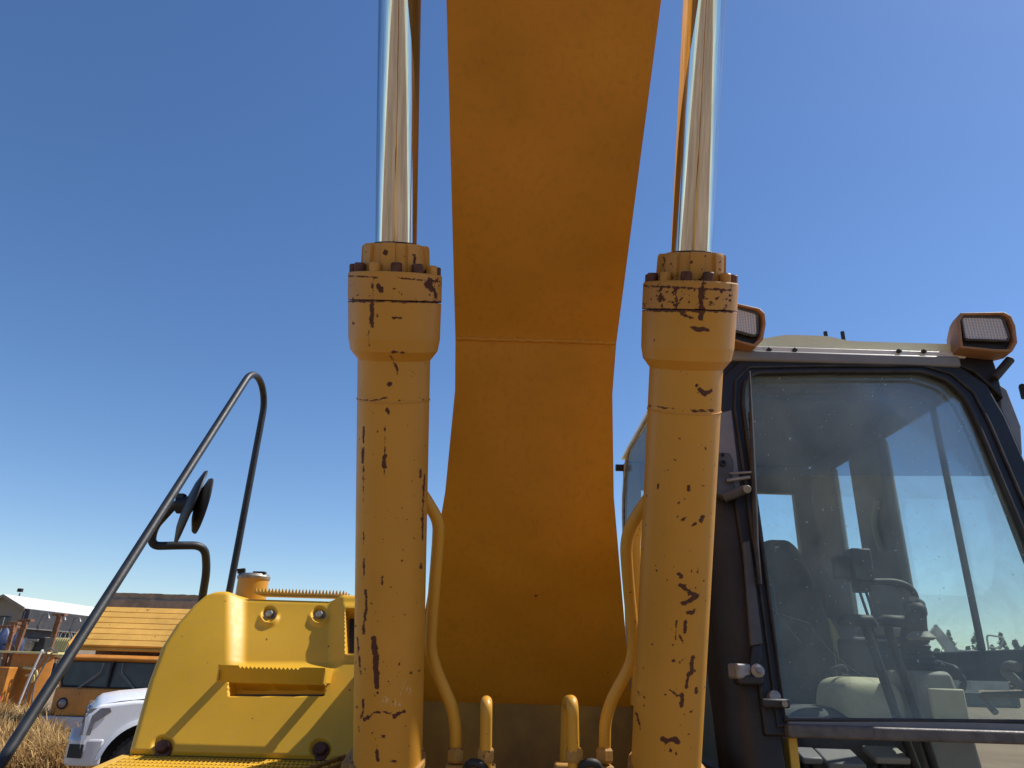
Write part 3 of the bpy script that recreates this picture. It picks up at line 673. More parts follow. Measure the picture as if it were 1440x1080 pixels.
# front pillars
def pillar(name, xa, xb, inner, back, z0, z1, mat, flare=0):
    q = MB(); secs_ = []
    for k in range(9):
        z = z0+(z1-z0)*k/8; y = fy(z); xo = xa; f = flare*(1-k/8)
        s = 1 if xb > xa else -1
        secs_.append([Vector((xa, y+back, z)), Vector((xa+s*.0, y+.09, z)), Vector((xa+s*.03, y+.03, z)), Vector((xa+s*.07, y+.004, z)), Vector((xb+s*f, y, z)), Vector((xb+s*f, y+.06, z)), Vector((xa+s*.06, y+back, z))])
    q.loft(secs_); return q.build(name, mat, exc, 50, .004)
pil = pillar('cab_pillar', XL, .835, 0, .20, 1.05, 2.80, m_black)
pilr = pillar('cab_pillar', XR, 1.865, 0, .10, 1.05, 2.74, m_black)
# header, gutter and roof
a = FR(1040, 503, .03); b = FR(1345, 508, .03)
zt = a.z
q = MB(); q.b2((XL+.07, a.y-.005, zt-.012), (XR-.10, a.y+.10, zt+.035)); hd = q.build('header_rail', m_grey, exc, 35, .01, 3)
q = MB(); q.b2((XL+.05, a.y+.015, zt+.037), (XR-.06, a.y+.12, zt+.062)); gt = q.build('gutter_strip', m_gutter, exc, 35, .004)
for px in (1081, 1117, 1263, 1298):
    p = W(px, 492+(px-1081)*.012, Y=a.y+.012); q = MB(); q.lathe([(.009, 0), (.009, .012), (.005, .015)], p, (0, -1, -.2), 10); q.build('bolt', m_black, gt, 30)
ZR = zt+.065
def roofz(x):
    t = (x-(XL+XR)/2); return .034*(1-sm(.07, .2, abs(t+.09)))
G = []
for j in range(17):
    y = a.y+.035+(YR-a.y-.02)*j/16; e = .05*(1-sm(0, .12, j/16)) + .03*sm(.9, 1, j/16)
    G.append([Vector((XL+.02+(XR-XL-.04)*i/40, y, ZR+.056-e*.30+roofz(XL+(XR-XL)*i/40)*(1-e/.05*.4)-.035*(sm(.93, 1, i/40)+sm(.93, 1, 1-i/40)))) for i in range(41)])
q = MB(); q.grid(G)
und = [[Vector((p.x, p.y, ZR)) for p in r_] for r_ in G]
q.grid(und)
for r_, u_ in ((G[0], und[0]), (G[-1], und[-1]), ([r[0] for r in G], [r[0] for r in und]), ([r[-1] for r in G], [r[-1] for r in und])): q.grid([r_, u_])
rf = q.build('cab_roof', m_roof, exc, 40)
for px in (1161, 1185):
    p = W(px, 470, Y=a.y+.35); q = MB(); q.cyl(p-Vector((0, 0, .03)), p+Vector((0, 0, .012)), .009, n=10); q.build('roof_pin', m_black, rf, 30)
q = MB(); q.b2((XL+.04, a.y+.06, ZR-.035), (XR-.03, YR-.01, ZR-.004)); hl = q.build('headliner', m_liner, exc, 35, .005)
q = MB(); q.box((1.30, a.y+.25, ZR-.075), (.5, .22, .07)); q.build('overhead_console', m_dkgrey, exc, 35, .02, 3)
# side wall beside the boom
q = MB(); q.b2((XL, 2.52, 1.13), (XL+.05, YR, 1.42)); q.build('side_panel', m_dkgrey, exc, 35, .005)
q = MB(); q.prism([(XL+.012, 2.45, 1.423), (XL+.012, YR-.075, 1.423), (XL+.012, YR-.075, 2.68), (XL+.012, YR-.20, ZR-.045), (XL+.012, 2.70, ZR-.045)], (.006, 0, 0)); q.build('side_window', m_gside, exc, 0)
q = MB(); q.tube(fillet([(XL+.012, YR-.03, 1.2), (XL+.012, YR-.03, 2.66), (XL+.012, YR-.22, ZR-.03), (XL+.012, 3.2, ZR-.03)], .12, 8), .010, 10); q.build('side_window_trim', m_steel, exc, 50)
q = MB(); q.b2((XL+.02, YR-.07, 1.2), (XL+.12, YR-.005, ZR-.04)); q.build('rear_pillar', m_liner, exc, 35, .01)
p = W(866, 673, X=XL+.01); q = MB(); q.cyl((XL-.03, YR-.05, p.z), (XL+.02, YR-.05, p.z), .022, n=12); q.build('window_latch', m_black, exc, 35)
# rear wall with window
rw = lambda px, py: W(px, py, Y=YR-.04)
zA, zB = rw(1100, 694).z, rw(1100, 830).z
q = MB(); q.b2((XL+.121, YR-.05, 1.2), (XR-.02, YR, zB)); q.build('rear_wall', m_liner, exc, 35, .005)
q = MB(); q.b2((XL+.121, YR-.05, zA), (XR-.02, YR, ZR-.037)); q.build('rear_wall_header', m_liner, exc, 35, .005)
xW = rw(1121, 740).x
q = MB(); q.b2((XL+.122, YR-.03, zB), (xW, YR-.024, zA)); q.build('rear_window', m_gside, exc, 0)
q = MB(); q.b2((xW, YR-.051, zB-.01), (XR-.03, YR-.001, zA+.01)); q.build('rear_corner_pillar', m_liner, exc, 35, .01)
# door side
XD = XR-.04
dw = lambda px, py: W(px, py, X=XD)
zs = dw(1370, 915).z; zs2 = dw(1400, 958).z
yN0 = dw(1182, 750).y; yN1 = dw(1207, 700).y; yB0 = yN1; yB1 = dw(1252, 690).y
q = MB(); q.b2((XD, yN0, 1.2), (XR, YR-.052, ZR-.121)); q.build('rear_quarter_panel', m_liner, exc, 35, .01)
q = MB(); q.b2((XD-.03, yB1, 1.2), (XR-.001, yN1, ZR-.121)); q.build('door_post', m_liner, exc, 35, .02, 3)
q = MB(); q.b2((XD, 2.50, zs2), (XR-.002, yN0-.001, zs)); dr = q.build('door_panel', m_dkgrey, exc, 35, .008)
q = MB(); q.b2((XR-.029, 2.70, ZR-.12), (XR-.003, YR-.053, ZR-.002)); q.build('door_header', m_liner, exc, 35, .01)
q = MB(); q.b2((XD+.01, 2.62, zs+.001), (XD+.015, yN0-.001, ZR-.121)); q.build('door_window', m_gside, exc, 0)
q = MB(); q.b2((XD+.01, 2.45, 1.201), (XD+.015, yN0-.001, zs2-.001)); q.build('door_lower_window', m_gside, exc, 0)
y_ = dw(1345, 750).y; q = MB(); q.b2((XD-.004, y_-.009, zs), (XD+.020, y_+.009, ZR-.12)); q.build('sliding_window_bar', m_dkgrey, exc, 35, .004)
q = MB(); q.tube(fillet([W(*p, X=XD-.06) for p in ((1470,985),(1412,945),(1418,935),(1432,938))], .02, 4), .017, 12); q.build('door_handle', m_console, exc, 40)
q = MB(); q.tube(fillet([W(*p, X=XD-.05) for p in ((1400,1002),(1378,978),(1480,976))], .03, 4), .012, 12); q.build('grab_rail', m_console, exc, 40)
q = MB(); q.tube(fillet([W(*p, X=XD-.12) for p in ((1318,932),(1345,940),(1357,960),(1342,990))], .05, 5), .012, 12); q.build('armrest_loop', m_dkgrey, exc, 40)
q = MB(); q.tube(fillet([W(*p, X=XD-.05) for p in ((1234,703),(1228,735),(1240,775))], .05, 5), .015, 12); q.build('grab_handle', m_console, exc, 40)
# operator's seat
def cushion(secs_, name, mat, parent=None):
    q = MB(); q.loft(secs_); o = q.build(name, mat, parent or exc, 0); 
    o.data.polygons.foreach_set('use_smooth', [True]*len(o.data.polygons))
    m = o.modifiers.new('sub', 'SUBSURF'); m.levels = 2; m.render_levels = 2; return o
def slab(px_rows, Y, th, lean=0.0):
    out = []
    for (py, xa, xb) in px_rows:
        A = W(xa, py, Y=Y); B = W(xb, py, Y=Y); t = th
        dy = lean*(A.z-1.6)
        A = A+Vector((0, dy, 0)); B = B+Vector((0, dy, 0))
        z = (A.z+B.z)/2; A.z = B.z = z; mid = (B-A)*.2
        out.append([A+Vector((0, .03, 0)), A+Vector((.03, -.03, 0)), A+mid+Vector((0, -.005, 0)), B-mid+Vector((0, -.005, 0)), B+Vector((-.03, -.04, 0)), B+Vector((0, .03, 0)), B+Vector((-.04, t, 0)), A+Vector((.04, t, 0))])
    return out
seat = cushion(slab([(1000,1040,1200),(960,1035,1196),(900,1036,1178),(860,1040,1166),(815,1044,1148),(785,1050,1136),(766,1062,1122),(758,1078,1108)], 3.42, .12), 'seat', m_seat)
cushion(slab([(1000,1168,1202),(945,1168,1197),(905,1164,1190),(875,1158,1176),(868,1160,1168)], 3.41, .10), 'side_bolster', m_cream, seat)
P1 = W(1215, 975, Y=2.98)
def pad(cx, cy, cz, sx, sy, sz):
    return [[Vector((cx+a*sx*k, cy+b*sy*k, cz+h*sz)) for a, b in ((-1, -.8), (-.8, -1), (.8, -1), (1, -.8), (1, .8), (.8, 1), (-.8, 1), (-1, .8))] for h, k in ((-1, .8), (-.8, 1), (.3, 1), (.85, .85), (1, .5))]
cushion(pad(1.33, 3.12, 1.50, .27, .27, .10), 'seat_cushion', m_seat, seat)
cushion(pad(W(1218, 975, Y=2.95).x, 3.02, 1.59, .135, .15, .12), 'seat_pad', m_cream, seat)
q = MB(); q.tube(fillet([W(*p, Y=2.92) for p in ((1158,952),(1172,940),(1186,936),(1192,945))], .01, 3), .008, 8); q.build('belt_buckle', m_dkgrey, seat, 40)
q = MB(); q.b2((1.15, 2.95, 1.2), (1.5, 3.35, 1.42)); q.build('seat_base', m_dkgrey, seat, 35, .01)
# travel levers
for pts in ([(1213,872,2.55),(1222,895,2.53),(1262,1010,2.45),(1290,1085,2.42)], [(1247,872,2.62),(1252,895,2.60),(1284,990,2.52),(1316,1085,2.47)]):
    q = MB(); q.tube([W(p[0], p[1], d=p[2]) for p in pts], .0155, 12); lv = q.build('travel_lever', m_rubber, exc, 40)
    t = W(pts[0][0], pts[0][1]+3, d=pts[0][2]); q = MB(); sg = -1 if pts[0][0] < 1230 else 1
    q.tube([t+Vector((-.085 if sg < 0 else -.03, 0, -.004)), t+Vector((-.06 if sg < 0 else -.01, 0, .006)), t+Vector((.03 if sg < 0 else .06, 0, .004)), t+Vector((.045 if sg < 0 else .08, 0, -.012))], [.014, .022, .022, .013], 12); q.build('lever_grip', m_rubber, lv, 40)
# joystick console
J = W(1293, 955, d=2.72); jz = W(1293, 943, d=2.72).z
q = MB(); q.loft([[Vector((J.x-wx, J.y-wy, z)), Vector((J.x+wx, J.y-wy, z)), Vector((J.x+wx, J.y+.18, z)), Vector((J.x-wx, J.y+.18, z))] for wx, wy, z in ((.11, .15, 1.25), (.095, .12, 1.55), (.08, .09, jz-.02), (.072, .08, jz))]); co_ = q.build('joystick_console', m_console, exc, 35, .015, 3)
q = MB(); A = W(1303, 985, d=2.6); q.box((J.x+.01, J.y-.145, jz-.12), (.13, .012, .12)); q.build('console_cover', m_cream, co_, 35, .006)
pr_ = []
ztop = W(1290, 897, d=2.72).z; n = 6
for k in range(n):
    z0_ = jz+(ztop-jz)*k/n; z1_ = jz+(ztop-jz)*(k+1)/n; r0_ = .078-.026*k/n; pr_ += [(r0_*.86, z0_-jz), (r0_, z0_-jz+(z1_-z0_)*.5)]
pr_ += [(.045, ztop-jz), (.03, ztop-jz+.06), (.02, ztop-jz+.07)]
q = MB(); q.lathe(pr_, (J.x, J.y, jz), (0, 0, 1), 28); js = q.build('joystick', m_rubber, exc, 50)
g0 = W(1292, 900, d=2.72); g1 = W(1288, 862, d=2.70); g2 = W(1284, 842, d=2.68)
q = MB(); q.tube([g0, g0*.5+g1*.5, g1, g1*.4+g2*.6, g2], [.038, .034, .036, .038, .016], 16); q.build('grip', m_rubber, js, 50)
q = MB(); q.lathe([(.014, -.036), (.03, -.02), (.036, 0), (.03, .02), (.014, .036)], W(1289, 861, d=2.63), (.4, -.6, .6), 20); q.build('knob', m_rubber, js, 50)
q = MB(); q.lathe([(.04, 0), (.052, .008), (.03, .03)], W(1296, 900, d=2.68), (0, 0, 1), 20); q.build('collar', m_console, js, 50)
# monitor box with cables, pipe and tray
b_ = W(1207, 795, d=3.0)
q = MB(); q.box(b_, (.085, .09, .13)); mo = q.build('monitor_box', m_dkgrey, exc, 35, .008)
q = MB(); q.b2((b_.x-.03, b_.y-.03, b_.z-.11), (b_.x+.03, b_.y+.03, b_.z-.064)); q.box((b_.x-.07, b_.y+.01, b_.z-.01), (.05, .07, .09)); q.build('connector', m_rubber, mo, 35, .006)
for dx in (-.012, .014):
    q = MB(); z = b_.z-.1; q.tube(fillet([(b_.x+dx, b_.y, z), (b_.x+dx+.02, b_.y, z-.10), (b_.x+.02-dx, b_.y, z-.2), (b_.x+.01, b_.y, z-.3)], .08, 4), .006, 8); q.build('cable', m_rubber, mo, 50)
q = MB(); q.tube(fillet([W(*p, d=3.0) for p in ((1225,818),(1262,818),(1284,828),(1290,850),(1296,880))], .04, 4), .014, 10); q.build('bracket_pipe', m_dkgrey, exc, 50)
q = MB(); a_ = W(1195, 895, d=3.1); b2_ = W(1285, 950, d=3.1); q.b2((a_.x, a_.y-.02, b2_.z), (b2_.x+.02, a_.y+.4, a_.z)); tr_ = q.build('side_console', m_dkgrey, exc, 35, .02, 3)
cushion(pad(W(1255, 888, d=3.15).x, a_.y+.1, a_.z+.03, .10, .12, .035), 'armrest', m_console)
# floor pedals and tray seen under the rail
for k, (px, py, sx, sy, m) in enumerate(((1135,1057,.07,.09,m_grey), (1180,1062,.13,.12,m_grey), (1245,1056,.12,.10,m_console))):
    p = W(px, py, Y=2.75); q = MB(); q.box((p.x, p.y, p.z-.012), (sx, sy, .022), Matrix.Rotation(R(18), 3, 'X')); pd = q.build('pedal', m, exc, 35, .006)
    q = MB(); q.cyl((p.x, p.y+.03, p.z-.03), (p.x, p.y+.12, 1.19), .014); q.build('pedal_stem', m_black, pd, 35)
q = MB(); q.b2((XL+.14, 3.0, 1.2), (1.15, 3.04, 1.46)); q.build('footwell_panel', m_dkgrey, exc, 35, .01)
p = W(1320, 1060, d=2.62); q = MB(); q.b2((p.x-.07, p.y, 1.2), (p.x+.09, p.y+.12, p.z+.08)); q.build('lower_console', m_console, exc, 35, .01)
a = FR(1108, 1037, -.03); q = MB(); q.b2((a.x, a.y, 1.2), (a.x+.028, a.y+.05, a.z)); q.build('door_jamb_trim', m_tread, exc, 35, .003)

# ---- work lights
def work_light(cx, cy, Y, w_, h_, rot, yaw, skirt=True):
    c = W(cx, cy, Y=Y); Mx = Matrix.Rotation(rot, 3, 'Y') @ Matrix.Rotation(yaw, 3, 'Z')
    T = lambda x, y, z: c+Mx @ Vector((x, y, z))
    a, b = w_/2, h_/2
    outl = lambda k, y: [T(x*k, y, z*k) for x, z in ((-a, -b*.9), (-a*.96, b*.55), (-a*.80, b*.9), (a*.70, b*1.0), (a*.92, b*.8), (a, b*.3), (a*.96, -b*.55), (a*.74, -b), (a*.2, -b*1.02))]
    q = MB(); o0 = outl(1, 0); i0 = outl(.88, 0); i1 = outl(.86, .035); n = len(o0); o1 = outl(1.0, .07); o2 = outl(.74, .17)
    q.loft([i1, i0, o0, o1, o2], False); q.add(o2, [tuple(range(n))]); hs = q.build('work_light', m_lampbody, exc, 30, .004)
    q = MB(); q.add(i1, [tuple(range(n))]); q.build('reflector_recess', m_black, hs, 0)
    zc = b*.18; lw, lh = a*.74, b*.56
    ol = [T(x, .012, z+zc) for x, z in ((-lw*.97, -lh*.9), (-lw, lh*.85), (-lw*.9, lh), (lw*.78, lh), (lw*.88, lh*.85), (lw, -lh*.7), (lw*.9, -lh), (-lw*.85, -lh))]
    q = MB(); q.prism(ol, Mx @ Vector((0, .02, 0))); q.build('lens', m_lens, hs, 30, .004)
    ctr = sum(ol, Vector((0, 0, 0)))/len(ol)
    q = MB(); q.tube([ctr+(p-ctr)*1.04 for p in ol], .0042, 8, True); q.build('lens_rim', m_dkgrey, hs, 50)
    return hs
yl = fy(2.85)-.03
work_light(1388, 465, yl-.06, .218, .176, R(4), R(-8))
work_light(1040, 453, yl-.06, .218, .176, R(12), R(6))
# light brackets and corner castings
q = MB(); q.prism([FR(*p, .015) for p in ((1325,505),(1395,500),(1402,520),(1412,560),(1396,545),(1370,522),(1345,512))], -fn*.09); q.build('light_bracket', m_black, exc, 35, .006)
q = MB(); q.prism([FR(*p, .015) for p in ((1014,500),(1030,486),(1062,492),(1075,500),(1045,508),(1020,530),(1012,545))], -fn*.09); q.build('light_bracket', m_black, exc, 35, .006)
a = FR(1398, 532, .03); b = FR(1421, 505, .06); q = MB(); q.cyl(a, b, .017, n=14); q.build('rubber_stop', m_rubber, exc, 35, .003)
q = MB(); q.prism([FR(*p, -.03) for p in ((1405,540),(1416,548),(1436,600),(1438,640),(1424,612),(1408,575))], -fn*.12); q.build('pillar_cover', m_grey, exc, 35, .004)
a = FR(1442, 560, -.1); q = MB(); q.tube([a, a+Vector((.0, .0, .05)), a+Vector((.03, .02, .02))], .015, 8); q.build('mirror_bracket', m_black, exc, 35)
q = MB(); q.prism([FR(*p, .022) for p in ((1006,582),(1029,576),(1042,690),(1006,690))], -fn*.03); q.build('pillar_cover', m_grey, exc, 35, .004)
# ---- wiper, latches and hinge hardware on the near pillar
q = MB(); q.tube([FR(*p, .06) for p in ((1054,522),(1057,600),(1061,700),(1063,765),(1069,822))], [.004, .008, .010, .010, .006], 8); wp = q.build('wiper_blade', m_rubber, exc, 50)
q = MB(); q.tube([FR(*p, .05) for p in ((1053,580),(1062,690),(1066,822))], .0035, 6)
for y in range(590, 820, 14):
    t = (y-580)/242; q.tube([FR(1053+13*t, y, .05), FR(1051.5+13*t, y, .062)], .003, 6)
q.build('blade_spine', m_black, wp, 50)
q = MB(); A = [FR(*p, .045) for p in ((1045,762),(1055,760),(1073,905),(1056,908))]; q.prism(A, -fn*.018); wa = q.build('wiper_arm', m_dkgrey, exc, 35, .004)
q = MB(); q.prism([FR(*p, .045) for p in ((1058,908),(1072,906),(1072,925),(1066,940),(1054,942),(1056,925))], -fn*.02); q.build('arm_joint', m_black, wa, 35, .004)
c = FR(1063, 945, .03); q = MB(); q.lathe([(.021, 0), (.021, .02), (.012, .026)], c, fn, 18); q.lathe([(.009, .026), (.009, .034)], c, fn, 6); q.build('arm_nut', m_steel, wa, 35)
a = FR(1040, 944, .03); q = MB(); q.box(a, (.055, .05, .045), Matrix.Rotation(R(20), 3, 'Z')); q.build('wiper_motor', m_steel, exc, 35, .008, 3)
a = FR(1052, 956, .02); q = MB(); q.box(a, (.08, .06, .03)); q.build('motor_bracket', m_black, exc, 35, .008)
c = FR(1083, 983, .0); q = MB(); q.cyl(c, c+fn*.05, .018, n=18); lt = q.build('latch_post', m_steel, exc, 35, .003)
q = MB(); q.box(FR(1090, 989, .055), (.085, .024, .026)); q.build('latch_handle', m_black, lt, 35, .008, 3)
q = MB(); q.cyl(FR(1104, 990, .07), FR(1104, 990, .078), .009, n=14); q.build('latch_bolt', m_steel, lt, 35)
q = MB(); q.prism([FR(*p, .035) for p in ((1000,636),(1026,636),(1032,648),(1030,668),(1036,690),(1020,700),(1000,690))], -fn*.03); hg = q.build('hinge_bracket', m_dkgrey, exc, 35, .005)
for px, py, r_ in ((1016, 640, .006), (1016, 652, .012)):
    q = MB(); q.lathe([(r_, 0), (r_, .008), (r_*.6, .0085), (r_*.6, .002)], FR(px, py, .036), fn, 16); q.build('bolt', m_black, hg, 35)
q = MB(); q.tube([FR(1022, 676, .045), FR(1055, 671, .06)], .007, 8); q.tube([FR(1026, 666, .045), FR(1058, 664, .06)], .005, 8); q.build('link_rod', m_steel, hg, 50)
q = MB(); q.tube([FR(1018, 700, .03), FR(1034, 694, .05), FR(1048, 688, .06)], .017, 10); ar = q.build('gas_strut_mount', m_dkgrey, hg, 50)
q = MB(); q.cyl(FR(1049, 688, .055), FR(1051, 688, .085), .014, n=16); q.build('pin_head', m_steel, hg, 35, .002)

# ================================================================== background things (shapes in each thing's own frame)
class LB(MB):
    local = True
def place(o, loc, rz): o.location = loc; o.rotation_euler = (0, 0, rz)

m_white = plain('white_car_paint', (.78, .79, .80), .22, 0, .03, 3, .04, .0, (.5, .45, .38), .6)
m_cargrey = plain('silver_bumper', (.50, .50, .52), .35, .1, .06, 5, .1)
m_dark = plain('dark_gap', (.012, .012, .013), .6, 0, .2)
m_carglass = plain('car_glass', (.06, .06, .042), .3, 0, .2, 4, .1, 0)
m_tyre = plain('tyre_rubber', (.03, .029, .028), .85, 0, .3, 20, .4, .3, (.16, .13, .1))
m_lamp = plain('headlamp_plastic', (.25, .20, .19), .2, .1, .25, 18, .0, .1)
m_orange = painted('truck_orange', (.52, .19, .014), .5, .2, .05, False, .35, streak=.3)
m_guard = painted('guard_yellow', (.74, .40, .07), .55, .15, .045, False, .35, rust=(.14, .04, .015))
m_mud = plain('caked_mud', (.28, .22, .165), .95, 0, .35, 6, .5, .6, (.32, .26, .2))
m_rust = plain('rusty_steel', (.22, .095, .045), .8, .1, .5, 10, .4, .3, (.36, .22, .12))
m_tan = plain('tan_siding', (.235, .195, .145), .8, 0, .08, 2, .1)
m_whroof = plain('white_metal_roof', (.80, .80, .78), .5, .0, .05, 1.5, .06)
m_char = plain('charcoal_fascia', (.035, .037, .045), .7, 0, .15, 3, .1)
m_cry = plain('yellow_sheet', (.70, .60, .26), .6, 0, .1, 3, .2)
m_blue = plain('blue_plastic', (.03, .055, .14), .5, 0, .3, 6, .25)
m_sign = plain('sign_white', (.7, .7, .7), .6, 0, .05)
m_red = plain('red_plastic', (.35, .03, .03), .5, 0, .2, 6, .2)

# ---- white pickup
pk = thing('pickup_truck', 'white pickup truck parked beside dry weeds with its nose past the tank cover', 'pickup')
def arch(cx, cz, r, a0, a1, n=14): return [(cx+r*math.cos(R(a0+(a1-a0)*k/n)), cz+r*math.sin(R(a0+(a1-a0)*k/n))) for k in range(n+1)]
low = [(-.10,.62), (-.32,.56)] + [(x, z) for x, z in arch(-.86, .42, .52, 16, 164)] + [(-1.55,.40), (-4.0,.40)] + [(x, z) for x, z in arch(-4.65, .42, .50, 10, 170)] + [(-5.2,.55), (-5.85,.6)]
up_ = [(-5.87,1.28), (-4.0,1.27), (-2.0,1.22), (-1.5,1.21), (-.6,1.19), (-.22,1.14), (-.10,1.02)]
q = LB(); q.prism([(x, -.985, z) for x, z in low+up_], (0, 1.97, 0)); body = q.build('body', m_white, pk, 40, .045, 4)
G = [[Vector((x, y, z+.075*(1-(abs(y)/.9)**3))) for y in [(-.93+1.86*k/16) for k in range(17)]] for x, z in ((-.16,1.02),(-.19,1.10),(-.25,1.15),(-.45,1.19),(-.8,1.225),(-1.2,1.25),(-1.55,1.27))]
q = LB(); q.grid(G); q.build('bonnet', m_white, pk, 60)
q = LB(); secs_ = [[Vector((x, sg*wd, z)) for x, wd, z in ()] for sg in ()]
roofs = [(-1.45,.90,1.22), (-2.25,.76,1.88), (-2.6,.74,1.95), (-3.5,.74,1.94), (-3.85,.78,1.86), (-4.0,.90,1.24)]
q.loft([[Vector((x, -wd, z)) for x, wd, z in roofs], [Vector((x, wd, z)) for x, wd, z in roofs]]); q.build('greenhouse', m_white, pk, 30, .04, 3)
for s in (-1, 1):
    q = LB(); q.prism([(-1.72, s*.875, 1.30), (-2.30, s*.775, 1.80), (-2.72, s*.772, 1.83), (-2.74, s*.89, 1.30)], (0, s*.012, 0)); q.build('side_window', m_carglass, pk, 20)
    q = LB(); q.prism([(-2.82, s*.89, 1.30), (-2.80, s*.772, 1.83), (-3.50, s*.772, 1.82), (-3.72, s*.88, 1.30)], (0, s*.012, 0)); q.build('side_window', m_carglass, pk, 20)
    for xa, xb in ((-1.66, -2.78), (-2.80, -3.82)):
        q = LB(); q.b2((xa, s*.984, .52), (xb, s*.992, 1.16)); d_ = q.build('door', m_white, pk, 30, .01)
        q = LB(); q.b2((xb+.08, s*.992, 1.0), (xb+.26, s*1.015, 1.04)); q.build('handle', m_dark, d_, 30, .008)
    q = LB(); q.box((-1.85, s*1.12, 1.30), (.10, .22, .20)); q.build('wing_mirror', m_dark, pk, 30, .03, 3)
    # fender flare
    a1 = arch(-.86, .42, .575, 10, 165, 20); a0_ = arch(-.86, .42, .525, 14, 162, 20)
    q = LB(); q.loft([[Vector((a0_[k][0], s*.97, a0_[k][1])), Vector((a0_[k][0], s*1.02, a0_[k][1])), Vector((a1[k][0], s*1.005, a1[k][1])), Vector((a1[k][0], s*.97, a1[k][1]))] for k in range(21)]); q.build('fender_flare', m_white, pk, 40)
    # headlamp wrapping the corner
    q = LB(); q.prism([(-.094, s*.61, .84), (-.094, s*.61, 1.03), (-.094, s*.90, 1.03), (-.094, s*.90, .84)], (-.05, 0, 0)); hl_ = q.build('headlight', m_lamp, pk, 30, .01)
    q = LB(); q.prism([(-.075, s*.945, .80), (-.19, s*.993, .80), (-.21, s*.994, .94), (-.37, s*.996, 1.06), (-.35, s*.992, 1.11), (-.12, s*.95, 1.10)], (0, s*.012, 0)); q.build('side_lens', m_lamp, hl_, 30, .006)
    q = LB(); q.prism([(.0, s*.868, .55), (-.15, s*.984, .55), (-.15, s*.984, .70), (.0, s*.868, .70)], (.008, s*.012, 0)); q.build('fog_recess', m_dark, pk, 30)
    for cx in (-.86, -4.65):
        q = LB(); q.lathe([(.26, -.13), (.37, -.14), (.405, -.10), (.41, 0), (.405, .10), (.37, .14), (.26, .13)], (cx, s*.82, .41), (0, 1, 0), 40, False)
        for k in range(40):
            a = 2*math.pi*k/40; q.box((cx+.408*math.cos(a), s*.82, .41+.408*math.sin(a)), (.012, .24, .03), Matrix.Rotation(-a, 3, 'Y'))
        wl_ = q.build('wheel', m_tyre, pk, 40)
        q = LB(); q.lathe([(.02, .135), (.10, .13), (.12, .10), (.24, .09), (.265, .135), (.265, -.12)] if s > 0 else [(.265, .12), (.265, -.135), (.24, -.09), (.12, -.10), (.10, -.13), (.02, -.135)], (cx, s*.82, .41), (0, 1, 0), 36, True)
        for k in range(6):
            a = 2*math.pi*k/6; q.box((cx+.17*math.cos(a), s*(.82+.115), .41+.17*math.sin(a)), (.20, .03, .06), Matrix.Rotation(-a, 3, 'Y'))
        q.build('rim', m_steel, wl_, 40)
        q = LB(); q.cyl((cx, s*.55, .45), (cx, s*.62, .45), .50, n=32); q.build('wheel_well', m_dark, pk, 40)
q = LB(); q.prism([(.03, -.75, .46), (-.02, -.90, .46), (-.20, -1.0, .46), (-.36, -1.0, .46), (-.36, 1.0, .46), (-.20, 1.0, .46), (-.02, .90, .46), (.03, .75, .46)], (0, 0, .30)); q.build('bumper', m_cargrey, pk, 40, .03, 3)
q = LB(); q.b2((-.17, -.60, .80), (-.094, .60, 1.06)); gr = q.build('grille', m_grey, pk, 40, .02)
for z in (.86, .95, 1.04): q = LB(); q.b2((-.095, -.55, z-.02), (-.088, .55, z+.02)); q.build('grille_slot', m_dark, gr, 30)
q = LB(); q.prism([(-1.50, -.84, 1.29), (-1.50, .84, 1.29), (-2.22, .72, 1.84), (-2.22, -.72, 1.84)], (-.02, 0, .02)); q.build('windscreen', m_carglass, pk, 20)
p0 = W(97, 1055, Y=8.35)
p0 = W(150, 1072, d=9.3)
hd_ = math.atan2(-.47, -.88)
nose = W(96, 1058, d=8.6)
fwd = Vector((math.cos(hd_), math.sin(hd_), 0)); lft = Vector((-fwd.y, fwd.x, 0))
base = nose - lft*.90*(1 if lft.dot(CAM-nose) > 0 else -1); base.z = 0
place(pk, base, hd_)

# ---- orange dump truck
D = W(155, 950, d=15.0)
dt = thing('dump_truck', 'old orange dump truck with ribbed yellow cab guard and split windscreen', 'dump truck', (D.x, D.y, 0))
pxz = lambda px, py, dd: W(px, py, d=dd).z
zw0, zw1, zb0 = pxz(155, 968, 15), pxz(155, 931, 15), pxz(155, 1003, 15)
wd = 1.14
q = LB(); q.loft([[Vector((x*sx, y+fy_, z)) for x, y in ((-wd, .22), (-wd*.97, .05), (-wd*.8, -.02), (0, -.05), (wd*.8, -.02), (wd*.97, .05), (wd, .22), (wd, 1.5), (-wd, 1.5))] for z, sx, fy_ in ((zb0-.05, .99, 0), (zb0+.25, 1, -.02), (zw0-.03, 1, .0), (zw0+.0, .99, .03))]); dc = q.build('cab', m_orange, dt, 40, .02, 3)
q = LB(); q.loft([[Vector((x*sx, y+fy_, z)) for x, y in ((-wd, .22), (-wd*.97, .05), (-wd*.8, -.02), (0, -.05), (wd*.8, -.02), (wd*.97, .05), (wd, .22), (wd, 1.5), (-wd, 1.5))] for z, sx, fy_ in ((zw1+.01, .97, .10), (zw1+.05, .975, .03), (zw1+.09, .96, .04), (zw1+.14, .84, .25))]); q.build('cab_roof', m_orange, dt, 40, .02, 3)
